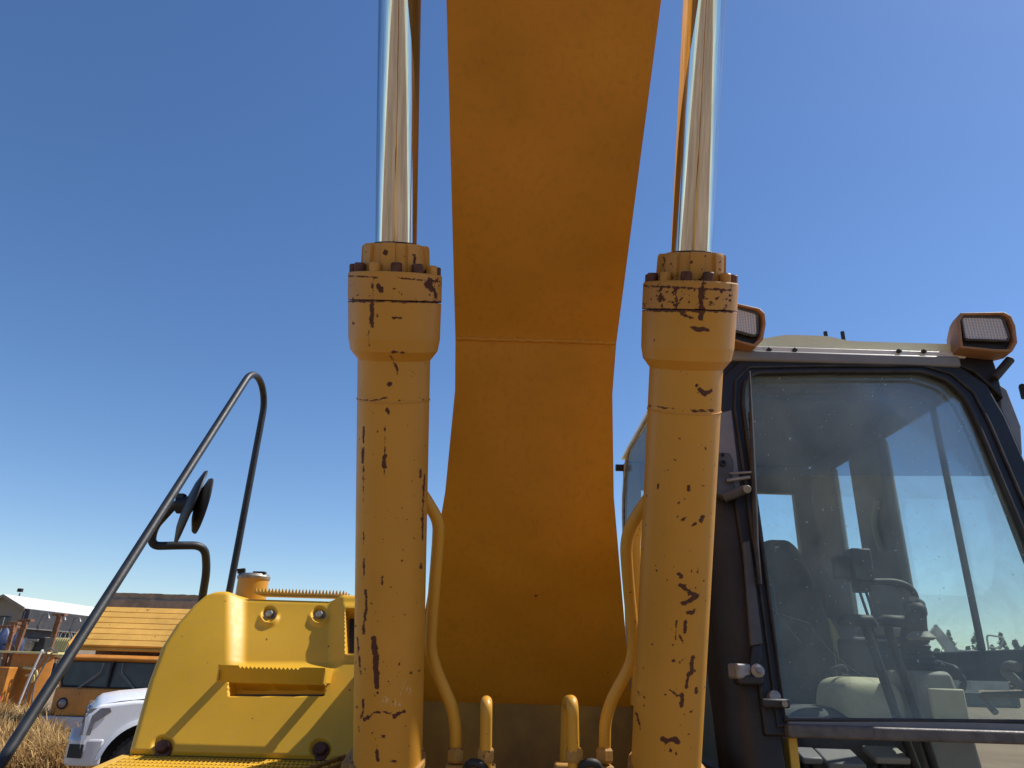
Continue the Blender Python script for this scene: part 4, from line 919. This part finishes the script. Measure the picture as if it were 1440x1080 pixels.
for s in (-1, 1):
    q = LB(); q.prism([(s*.03, -.0, zw0+.02), (s*.97, .04, zw0+.04), (s*1.04, .10, zw0+.12), (s*1.05, .13, zw1), (s*.03, .08, zw1)], (0, .02, 0)); wn = q.build('windscreen_pane', m_carglass, dt, 20)
    q = LB(); q.tube([(s*.03, -.012, zw0+.015), (s*.97, .03, zw0+.03), (s*1.045, .09, zw0+.11), (s*1.055, .12, zw1+.005), (s*.03, .07, zw1+.005)], .018, 6, True); q.build('window_seal', m_dark, wn, 40)
    q = LB(); q.tube([(s*.62, -.04, zw0-.02), (s*.22, .0, zw0+.32), (s*.20, .02, zw0+.50)], .009, 6); q.tube([(s*.58, -.04, zw0-.01), (s*.19, .0, zw0+.30)], .007, 6); q.build('windscreen_wiper', m_steel, dt, 40)
    q = LB(); q.lathe([(.115, 0), (.115, .03), (.09, .035)], (s*.84, -.02, pxz(88, 988, 15)), (0, -1, 0), 28); lp = q.build('headlight', m_dark, dt, 40)
    q = LB(); q.lathe([(.085, .03), (.06, .05), (.02, .058)], (s*.84, -.02, pxz(88, 988, 15)), (0, -1, 0), 24); q.build('lens', m_lamp, lp, 40)
    q = LB(); q.box((s*1.27, .12, zw0+.30), (.07, .10, .34)); mr = q.build('side_mirror', m_dark, dt, 30, .02)
    q = LB(); q.tube([(s*1.12, .2, zw0+.05), (s*1.26, .14, zw0+.1), (s*1.26, .14, zw0+.5), (s*1.12, .2, zw0+.55)], .012, 6); q.build('mirror_stay', m_steel, mr, 40)
    for yy in (.75, 3.4, 4.5):
        q = LB(); q.lathe([(.2, -.13), (.42, -.14), (.48, -.1), (.48, .1), (.42, .14), (.2, .13)], (s*1.0, yy, .48), (1, 0, 0), 32, True); q.build('wheel', m_tyre, dt, 40)
    for k in (-.13, .0): 
        q = LB(); q.box((.13+.06*k+s*.02, -.085, zw0-.20), (.012, .004, .10), Matrix.Rotation(R(14), 3, 'Y')); 
        if s > 0: q.build('badge_stroke', m_dark, dc, 30)
q = LB(); q.b2((-.018, -.05, zw0+.01), (.018, .09, zw1+.01)); q.build('windscreen_divider', m_dark, dt, 30)
q = LB(); q.b2((-1.05, .12, zw0), (1.05, 1.4, zw0+.012)); q.build('dashboard', m_dark, dt, 30)
q = LB(); q.b2((-wd*.97, 1.35, zw0), (wd*.97, 1.48, zw1+.03)); q.build('cab_back', m_orange, dt, 30, .02)
for s in (-1, 1): q = LB(); q.b2((s*wd*.94, .16, zw0), (s*wd*.98, .24, zw1+.02)); q.build('corner_post', m_orange, dt, 30, .01)
q = LB(); q.b2((-1.15, -.14, zb0-.30), (1.15, .05, zb0-.06)); q.build('front_bumper', m_cargrey, dt, 30, .02)
# sloping ribbed guard over the cab, each plank its own piece
zg0, zg1 = pxz(160, 910, 15.4), pxz(160, 853, 16.2)
yg0, yg1 = .35, 1.25
q = LB(); q.prism([(-1.18, yg0-.02, zg0-.05), (1.18, yg0-.02, zg0-.05), (1.18, yg1, zg1-.05), (-1.18, yg1, zg1-.05)], (0, .03, -.03)); gd = q.build('cab_guard', m_guard, dt, 30)
sl_ = Vector((0, yg1-yg0, zg1-zg0)); nn = Vector((0, -sl_.z, sl_.y)).normalized()
for k in range(7):
    a = Vector((0, yg0, zg0))+sl_*(k/7); b = Vector((0, yg0, zg0))+sl_*((k+.90)/7)
    q = LB(); q.prism([a+Vector((-1.17, 0, 0)), a+Vector((1.17, 0, 0)), b+Vector((1.17, 0, 0))+nn*(.012*random.random()), b+Vector((-1.17, 0, 0))], nn*.05); q.build('plank', m_guard, gd, 30, .006)
for s in (-1, 1): q = LB(); q.prism([(s*1.19, yg0-.05, zg0-.12), (s*1.19, yg1, zg1-.05), (s*1.19, yg1, zg1+.06), (s*1.19, yg0-.06, zg0+.05)], (s*.03, 0, 0)); q.build('guard_edge', m_guard, gd, 30)
zt_ = pxz(220, 833, 16.6)
q = LB(); q.prism([(-1.2, 1.5, 1.15), (-1.2, 1.35, zt_-.38), (-1.2, 5.2, zt_-.38), (-1.2, 5.5, 1.15)], (2.55, 0, 0)); bd = q.build('dump_bed', m_rust, dt, 30, .02)
q = LB(); G = [[Vector((-1.22+2.9*i/40, 1.42+.01*random.random()+(.0 if j < 2 else .25), zt_-.38+.30*j/4*(1+.0*random.random())+.018*random.random())) for j in range(5)] for i in range(41)]
q.loft([[Vector((-1.22+3.2*i/40, 1.40+.02*random.random(), zt_-.37+.02*random.random())), Vector((-1.22+3.2*i/40, 1.38+.02*random.random(), zt_-.16+.03*random.random())), Vector((-1.22+3.2*i/40, 1.43+.02*random.random(), zt_-.13+.02*random.random())), Vector((-1.22+3.2*i/40, 1.41, zt_-.005+.012*random.random())), Vector((-1.22+3.2*i/40, 1.8, zt_)), Vector((-1.22+3.2*i/40, 1.8, zt_-.37))] for i in range(41)]); q.build('muddy_bed_rim', m_mud, bd, 20)
q = LB(); q.b2((-.55, .9, .55), (.55, 5.3, .95)); q.build('chassis', m_rust, dt, 30)
place(dt, (D.x, D.y, 0), R(0))

# ---- workshop building
BD = 52.0
bA = W(8, 838, d=BD); bE = W(32, 855, d=BD)
bld = thing('workshop_building', 'tan gabled workshop with white metal roof and charcoal shopfront canopy', 'building', (bA.x, bA.y, 0))
th_ = math.atan2((W(126, 851, d=62)-bA).y, (W(126, 851, d=62)-bA).x)
half = (bE-bA).length*1.05; eav = bE.z; rid = bA.z; LN = 26
# frame: x along the ridge, y across
q = LB(); q.prism([(0, -half, 0), (0, -half, eav), (0, 0, rid-.02), (0, half, eav), (0, half, 0)], (LN, 0, 0)); q.build('wall', m_tan, bld, 20)
for s in (-1, 1):
    q = LB(); q.prism([(-.25, 0, rid+.02), (-.25, s*(half+.2), eav-.05), (LN, s*(half+.2), eav-.05), (LN, 0, rid+.02)], (0, 0, .08)); rp = q.build('roof', m_whroof, bld, 20)
    for k in range(13):
        x = k*2.0; q = LB(); q.prism([(x, 0, rid+.10), (x+.06, 0, rid+.10), (x+.06, s*(half+.2), eav+.03), (x, s*(half+.2), eav+.03)], (0, 0, .035)); q.build('roof_rib', m_whroof, rp, 20)
    q = LB(); q.prism([(-.29, 0, rid-.12), (-.29, s*(half+.22), eav-.20), (-.29, s*(half+.22), eav+.02), (-.29, 0, rid+.10)], (.035, 0, 0)); q.build('bargeboard', m_tan, bld, 20)
q = LB(); q.b2((.05, -half-.45, eav-1.35), (7.2, -half-.05, eav-.08)); fa = q.build('fascia', m_char, bld, 20)
q = LB(); q.b2((.05, -half-.5, eav-1.44), (7.2, -half-.42, eav-1.36)); q.build('fascia_trim', m_steel, fa, 20)
q = LB(); q.b2((.1, -half-.12, 0), (7.1, -half-.02, eav-1.36)); q.build('shopfront', m_char, bld, 20)
for x in (1.6, 3.6, 5.6):
    q = LB(); q.tube([(x, -half-.45, eav-.35), (x, -half-.85, eav-.30), (x-.05, -half-.95, eav-.45)], .035, 6); q.cyl((x-.05, -half-.95, eav-.40), (x-.05, -half-.98, eav-.62), .05, .13, 12); q.build('gooseneck_lamp', m_steel, fa, 30)
q = LB(); q.b2((-.03, -half*.2-.5, eav-2.2), (.0, -half*.2+.3, eav-.6)); wn = q.build('window', m_char, bld, 20)
q = LB(); q.b2((-.045, -half*.2-.42, eav-2.1), (-.03, -half*.2+.22, eav-.7)); q.build('pane', m_carglass, wn, 20)
q = LB(); q.b2((-.06, -half*.2-.12, eav-2.12), (-.046, -half*.2-.06, eav-.68)); q.build('mullion', m_sign, wn, 20)
def text_on(body, name, size, loc, rot, parent, mat, ext=.02):
    cu = bpy.data.curves.new(name, 'FONT'); cu.body = body; cu.size = size; cu.extrude = ext
    tmp = bpy.data.objects.new(name, cu); COL.objects.link(tmp)
    me = bpy.data.meshes.new_from_object(tmp.evaluated_get(bpy.context.evaluated_depsgraph_get())); bpy.data.objects.remove(tmp)
    o = bpy.data.objects.new(name, me); COL.objects.link(o); me.materials.append(mat); o.location = loc; o.rotation_euler = rot; o.parent = parent; return o
tz = W(100, 891, d=BD).z
place(bld, (bA.x, bA.y, 0), th_)
bpy.context.view_layer.update()
inv = (Matrix.Translation((bA.x, bA.y, 0)) @ Matrix.Rotation(th_, 4, 'Z')).inverted()
def on_front(px, py):
    c0 = inv @ CAM; r_ = inv.to_3x3() @ ray(px, py); t = (-half-.13-c0.y)/r_.y; return c0+r_*t
ta = on_front(70, 893); tb = on_front(84, 893); tc_ = on_front(96, 894)
text_on('TU', 'sign_letters', .85, (ta.x, -half-.14, ta.z-.25), (R(90), 0, 0), bld, m_sign)
text_on('CON', 'sign_letters', .85, (tb.x, -half-.14, ta.z-.25), (R(90), 0, 0), bld, m_sign)
# floodlight pole behind the roof
p = W(26, 846, d=60); q = MB(); q.cyl((p.x, p.y, 0), W(28, 834, d=60), .06, n=10); pole = q.build('floodlight_pole', m_steel, None, 30); tag(pole, 'thin floodlight pole rising above the white workshop roof', 'light pole')
c = W(28.5, 830, d=60); q = MB(); q.box(c, (.36, .3, .28)); q.build('lamp_head', m_dark, pole, 30, .03)

# ---- yard clutter
def post(px, y0, y1, dd, lab, lean=0, mat=m_rust, w_=.16):
    t = W(px, y0, d=dd); b = W(px-lean, y1, d=dd); b.z = 0
    b.x = t.x+(b.x-t.x); b.y = t.y
    q = MB(); s = w_/2
    q.prism([(b.x-s, b.y-s*.6, 0), (b.x+s, b.y-s*.6, 0), (b.x+s, b.y+s*.6, 0), (b.x-s, b.y+s*.6, 0)], t-b)
    o = q.build('steel_stand', mat, None, 30, .008); tag(o, lab, 'stand', 'rusty upright stands in the yard')
    q = MB(); q.box(t+Vector((0, 0, .03)), (w_*2.6, .2, .07)); q.box(t+Vector((w_*.6, -.1, -.12)), (w_*.6, .1, .22)); q.build('top_plate', mat, o, 30, .008)
    return o
post(36, 874, 1000, 22, 'tall leaning rusty stand by the orange tank with blue bags', 14)
post(84, 866, 1000, 22.5, 'thin rusty stand in front of the pale yellow sheets', 10, m_rust, .15)
post(20, 878, 1000, 21, 'short orange-topped stand beside the tall leaning one', 3, m_rust, .12)
t = W(48, 919, d=21); b = W(48, 972, d=21); wx = .62
q = MB(); q.loft([[Vector((t.x+x*k, t.y+y*k, z)) for x, y in ((-wx, 0), (-wx*.7, -.28), (0, -.38), (wx*.7, -.28), (wx, 0), (wx*.7, .5), (-wx*.7, .5))] for k, z in ((.75, 0), (.85, .6), (1, 1.2), (1.0, t.z-.02))]); tk = q.build('orange_tank', m_orange, None, 40, .01); tag(tk, 'dented orange tank machine with cream lid and yellow pipes in the weeds', 'tank')
q = MB(); q.box((t.x, t.y-.02, t.z+.02), (1.4, 1.0, .06)); q.build('lid', m_cry, tk, 30, .01)
q = MB(); q.tube(fillet([W(33, 939, d=20.4), W(51, 941, d=20.4), W(52, 952, d=20.4)], .1, 4), .035, 8); q.tube(fillet([W(36, 950, d=20.4), W(47, 948, d=20.4), W(47, 958, d=20.4), W(41, 960, d=20.4)], .08, 4), .035, 8); q.build('pipe', m_cry, tk, 40)
p = W(55, 906, d=21); q = MB(); q.box((p.x, p.y, t.z+.05+.2), (.55, .4, .40)); q.build('control_box', m_dark, tk, 30, .02)
p = W(41, 912, d=20.8); q = MB(); q.cyl((p.x, p.y, t.z+.05), (p.x, p.y, t.z+.32), .12, .16, 16); q.box((p.x+.08, p.y, t.z+.36), (.34, .2, .07)); q.build('filler_head', m_steel, tk, 30, .01)
for px, dd, lab in ((80, 26, 'pale yellow corrugated sheet leaning behind the thin rusty stand'), (60, 26.5, 'small pale yellow corrugated offcut beside the black box')):
    a = W(px-17 if px > 70 else px-4, 896, d=dd); b = W(px+19 if px > 70 else px+1, 897, d=dd); n = 22 if px > 70 else 6
    q = MB(); top = [Vector((a.x+(b.x-a.x)*k/n, a.y+.05*(k % 2), a.z)) for k in range(n+1)]; bot = [Vector((p_.x-.25, p_.y-.4, .05)) for p_ in top]
    th2 = Vector((0, .012, 0)); q.loft([[bot[k], top[k], top[k]+th2, bot[k]+th2] for k in range(n+1)]); tag(q.build('corrugated_sheet', m_cry, None, 20), lab, 'metal sheet')
for px, py, dd, lab in ((23, 905, 22.8, 'blue plastic bag hung beside the tall leaning stand'), (5, 900, 22.6, 'dark blue bag hung under the orange shelf rack')):
    c = W(px, py, d=dd); q = MB(); q.lathe([(.05, -.42), (.17, -.38), (.22, -.1), (.18, .12), (.10, .26), (.03, .36)], c, (0, 0, 1), 14, True, lambda a: 1+.18*math.sin(3*a)+.1*math.sin(7*a)); q.tube([c+Vector((0, 0, .34)), c+Vector((0, 0, 1.0 if px > 10 else .9))], .01, 6); tag(q.build('plastic_bag', m_blue, None, 50), lab, 'bag')
# shelf rack at the left edge
p = W(6, 884, d=24); q = MB()
for dx in (-1.2, .35): q.b2((p.x+dx-.05, p.y-.05, 0), (p.x+dx+.05, p.y+.05, p.z+.12))
q.b2((p.x-1.25, p.y-.3, p.z+.02), (p.x+.40, p.y+.3, p.z+.10)); q.b2((p.x-1.25, p.y-.3, p.z-.42), (p.x+.40, p.y+.3, p.z-.34)); rk = q.build('shelf_rack', m_rust, None, 30, .01); tag(rk, 'rusty shelf rack with cream parts stacked on its shelf', 'rack')
for k in range(5):
    q = MB(); q.lathe([(.07, 0), (.1, .05), (.1, .2), (.06, .24)], (p.x-1.1+.27*k, p.y-.1, p.z-.34), (0, 0, 1), 12); tag(q.build('canister', m_cry, None, 40), 'small cream canister standing on the rusty shelf rack', 'canister', 'canisters on the rack')
# smaller orange bin and loose scrap behind the weeds
c = W(5, 958, d=20); q = MB(); q.loft([[Vector((c.x+x*k, c.y+y*k, z)) for x, y in ((-.2, -.2), (.2, -.2), (.2, .2), (-.2, .2))] for k, z in ((.75, 0), (1, W(5, 938, d=20).z))]); tag(q.build('orange_bin', m_orange, None, 30, .02), 'small upright orange bin at the edge of the weeds', 'bin')
random.seed(11)
labs = ['bent grey conduit', 'rusty drain pipe', 'curved steel hose', 'thin white rod', 'brown bent bar', 'grey looped hose', 'pale crooked stake', 'dark angled tube', 'short silver pipe', 'long rusty rod', 'twisted wire length', 'brown steel offcut']
spots = ['behind the weeds', 'beside the orange tank', 'next to the tall leaning stand', 'near the dump truck mirror']
for k, lab in enumerate(labs):
    px = [3, 12, 28, 60, 66, 72, 16, 22, 70, 75, 32, 8][k]; t = W(px, 905+random.uniform(0, 40), d=20.2+random.random()*1.2); b = t.copy(); b.z = 0; b.x += random.uniform(-.35, .35)
    mid = (t+b)/2+Vector((random.uniform(-.2, .2), 0, .1)); end = t+Vector((random.uniform(-.4, .4), random.uniform(-.2, .2), random.uniform(-.3, .05)))
    q = MB(); q.tube(fillet([b, mid, t, end], .15, 4), random.uniform(.015, .035), 7)
    sp = spots[0 if px < 14 else 2 if px < 30 else 1 if px < 62 else 3]
    tag(q.build('scrap_pipe', [m_steel, m_rust, m_steel, m_sign, m_rust, m_steel, m_cry, m_dark, m_steel, m_rust, m_steel, m_rust][k], None, 40), lab+' standing '+sp, 'scrap')
c = W(-6, 975, d=18); q = MB(); q.lathe([(.1, 0), (.14, .06), (.14, .2), (.1, .26)], (c.x, c.y, .0 if c.z < .3 else c.z-.3), (0, 0, 1), 16); q.b2((c.x-.1, c.y-.1, 0), (c.x+.1, c.y+.1, max(c.z-.3, .05))); tag(q.build('red_drum', m_red, None, 40), 'small red drum half hidden in the weeds', 'drum')

# ---- dry weeds (uncountable)
def weed_mat():
    t = NT('dry_weeds'); a = t.attr('shade')
    c = t.mix(t.ramp(a, .0, .5), (.20, .11, .05), (.56, .37, .15)); c = t.mix(t.ramp(a, .5, 1), c, (.80, .60, .30))
    tl = t.n('ShaderNodeBsdfTranslucent'); t.l(c, tl.inputs[0]); m = t.n('ShaderNodeMixShader'); m.inputs[0].default_value = .3
    t.l(t.bsdf(c, .85, spec=.2), m.inputs[1]); t.l(tl.outputs[0], m.inputs[2]); return t.fin(m.outputs[0])
m_weed = weed_mat()
def weeds(name, clumps, per, seed, lab, cat):
    rng = np.random.default_rng(seed); vs = []; fs = []; sh = []
    for (cx, cy, rad, h, base_sh) in clumps:
        for k in range(per):
            a = rng.uniform(0, 2*math.pi); rr = rad*math.sqrt(rng.random()); x = cx+rr*math.cos(a); y = cy+rr*math.sin(a)
            hh = h*rng.uniform(.25, 1)*(1-.35*rr/rad); la = rng.uniform(0, 2*math.pi); ln = rng.uniform(.05, .75)*hh
            z0 = hh*rng.uniform(0, .6) if rng.random() < .6 else 0
            dx, dy = math.cos(la)*ln, math.sin(la)*ln; wv = rng.uniform(.006, .014); px_, py_ = -math.sin(la)*wv, math.cos(la)*wv
            i = len(vs); zt = z0+(hh-z0)*rng.uniform(.6, 1)
            vs += [(x-px_, y-py_, z0), (x+px_, y+py_, z0), (x+dx*.45+px_*.8, y+dy*.45+py_*.8, z0+(zt-z0)*.6), (x+dx*.45-px_*.8, y+dy*.45-py_*.8, z0+(zt-z0)*.6), (x+dx, y+dy, zt)]
            fs += [(i, i+1, i+2, i+3), (i+3, i+2, i+4)]; v = min(max(base_sh+rng.normal(0, .22), 0), 1); sh += [v]*5
    me = bpy.data.meshes.new(name); me.from_pydata(vs, [], fs); me.materials.append(m_weed)
    at = me.attributes.new('shade', 'FLOAT', 'POINT'); at.data.foreach_set('value', np.array(sh, np.float32))
    o = bpy.data.objects.new(name, me); COL.objects.link(o); tag(o, lab, cat, kind='stuff'); return o
rng = np.random.default_rng(3); cl = []
for k in range(150):
    dd = rng.uniform(11.4, 19); px = rng.uniform(-260, 118 if dd > 13 else 108); b = W(px, 1000, d=dd)
    if dd > 14.2 and px > 70: continue
    cl.append((b.x, b.y, rng.uniform(.25, .5), rng.uniform(.55, 1.0) if dd > 13 else rng.uniform(.35, .7), rng.uniform(.25, .65)))
for k in range(26):
    px = rng.uniform(45, 132); dd = rng.uniform(11.2, 12.8); b = W(px, 1000, d=dd); cl.append((b.x, b.y, rng.uniform(.25, .4), rng.uniform(.55, .85), rng.uniform(.3, .5)))
weeds('dry_weeds', cl, 420, 5, 'tangle of dry straw-coloured weeds in front of the dump truck', 'weeds')
cl = []
for k in range(240):
    dd = rng.uniform(10.3, 11.6); b = W(rng.uniform(-300, 230), 1000, d=dd); cl.append((b.x, b.y, .35, rng.uniform(.05, .14), rng.uniform(.6, .9)))
weeds('dry_grass', cl, 90, 6, 'short bleached grass along the edge of the weeds', 'grass')

# ---- far machine and trees seen through the cab
m_far = plain('faded_grey_machine', (.42, .42, .38), .8, 0, .25, 1.5, .3)
p = W(1362, 900, d=55)
fm = thing('crawler_crane', 'faded grey excavator with raised folded boom standing far beyond the cab door', 'excavator', (p.x, p.y, 0))
zf = lambda px, py: W(px, py, d=55).z
hz = zf(1362, 866)
q = LB(); q.prism([(-.6, 0, 1.2), (2.4, 0, 1.2), (2.4, 0, 3.2), (1.6, 0, 3.6), (-.6, 0, 3.5)], (0, 2.2, 0)); q.build('house', m_far, fm, 30, .05)
q = LB(); q.prism([(-.7, -.3, 1.2), (.3, -.3, 1.2), (.35, -.3, 4.0), (-.5, -.3, 4.0)], (0, 1.0, 0)); cbf = q.build('cab', m_far, fm, 30, .05)
q = LB(); q.b2((-.5, -.33, 2.4), (.2, -.301, 3.7)); q.build('window', m_carglass, cbf, 30)
for s in (0, 1): q = LB(); q.b2((-1.6, -.4+2.4*s, 0), (2.8, .2+2.4*s, .95)); q.build('track', m_dark, fm, 30, .2, 3)
q = LB(); q.prism([(-.4, .9, 2.6), (-2.0, .9, 5.2), (-1.7, .9, 5.9), (.2, .9, 3.2)], (0, .5, 0)); q.build('boom', m_far, fm, 30, .05)
q = LB(); q.prism([(-1.6, .95, 5.9), (-1.9, .95, 5.2), (-4.1, .95, 3.2), (-4.2, .95, 3.6)], (0, .4, 0)); q.build('arm', m_far, fm, 30, .05)
q = LB(); q.prism([(-4.3, .6, 3.6), (-3.8, .6, 3.1), (-4.4, .6, 2.3), (-5.2, .6, 2.6)], (0, 1.1, 0)); q.build('bucket', m_far, fm, 30, .05)
q = LB(); q.tube(fillet([(1.7, .5, 3.5), (1.8, .5, 5.2), (3.2, .5, 5.0), (2.6, .5, 4.2), (1.75, .5, 4.3)], .3, 3), .07, 8); q.build('rail', m_far, fm, 30)
# low sheds / plant beside it
p = W(1330, 905, d=60); q = MB(); q.b2((p.x-6, p.y, 0), (p.x+2, p.y+4, 2.6)); q.prism([(p.x-6.3, p.y-.3, 2.6), (p.x+2.3, p.y-.3, 2.6), (p.x+2.3, p.y+2, 3.9), (p.x-6.3, p.y+2, 3.9)], (0, 0, .12)); tag(q.build('low_shed', m_far, None, 30), 'low grey shed beside the far grey excavator', 'shed')

def leaf_mat():
    t = NT('far_foliage'); a = t.attr('shade'); c = t.mix(a, (.07, .09, .055), (.12, .14, .085)); return t.fin(t.bsdf(c, .8, spec=.2))
m_leaf = leaf_mat()
rng = np.random.default_rng(9); vs = []; fs = []; sh = []
for k in range(34):
    px = 1240+k*11.5+rng.uniform(-4, 4); b = W(px, 930, d=rng.uniform(115, 150)); H = rng.uniform(6.5, 11.5); rw_ = rng.uniform(1.6, 3.0); base_sh = rng.random()*.5
    for m in range(420):
        h = rng.random(); r_ = rw_*(1.05-h)**.7*math.sqrt(rng.random())*(.75+.35*math.sin(9*h+k)); a = rng.uniform(0, 6.283)
        c = Vector((b.x+r_*math.cos(a), b.y+r_*math.sin(a), .8+(H-.8)*h)); s = rng.uniform(.15, .42); i = len(vs)
        d1 = Vector(rng.normal(0, 1, 3)).normalized()*s; d2 = Vector(rng.normal(0, 1, 3)).normalized()*s
        vs += [c-d1, c+d2, c+d1, c-d2]; fs.append((i, i+1, i+2, i+3)); sh += [min(1, base_sh+rng.random()*.5)]*4
me = bpy.data.meshes.new('far_trees'); me.from_pydata([tuple(v) for v in vs], [], fs); me.materials.append(m_leaf)
at = me.attributes.new('shade', 'FLOAT', 'POINT'); at.data.foreach_set('value', np.array(sh, np.float32))
ft = bpy.data.objects.new('far_trees', me); COL.objects.link(ft); tag(ft, 'far belt of dark trees on the horizon beyond the cab', 'trees', kind='stuff')
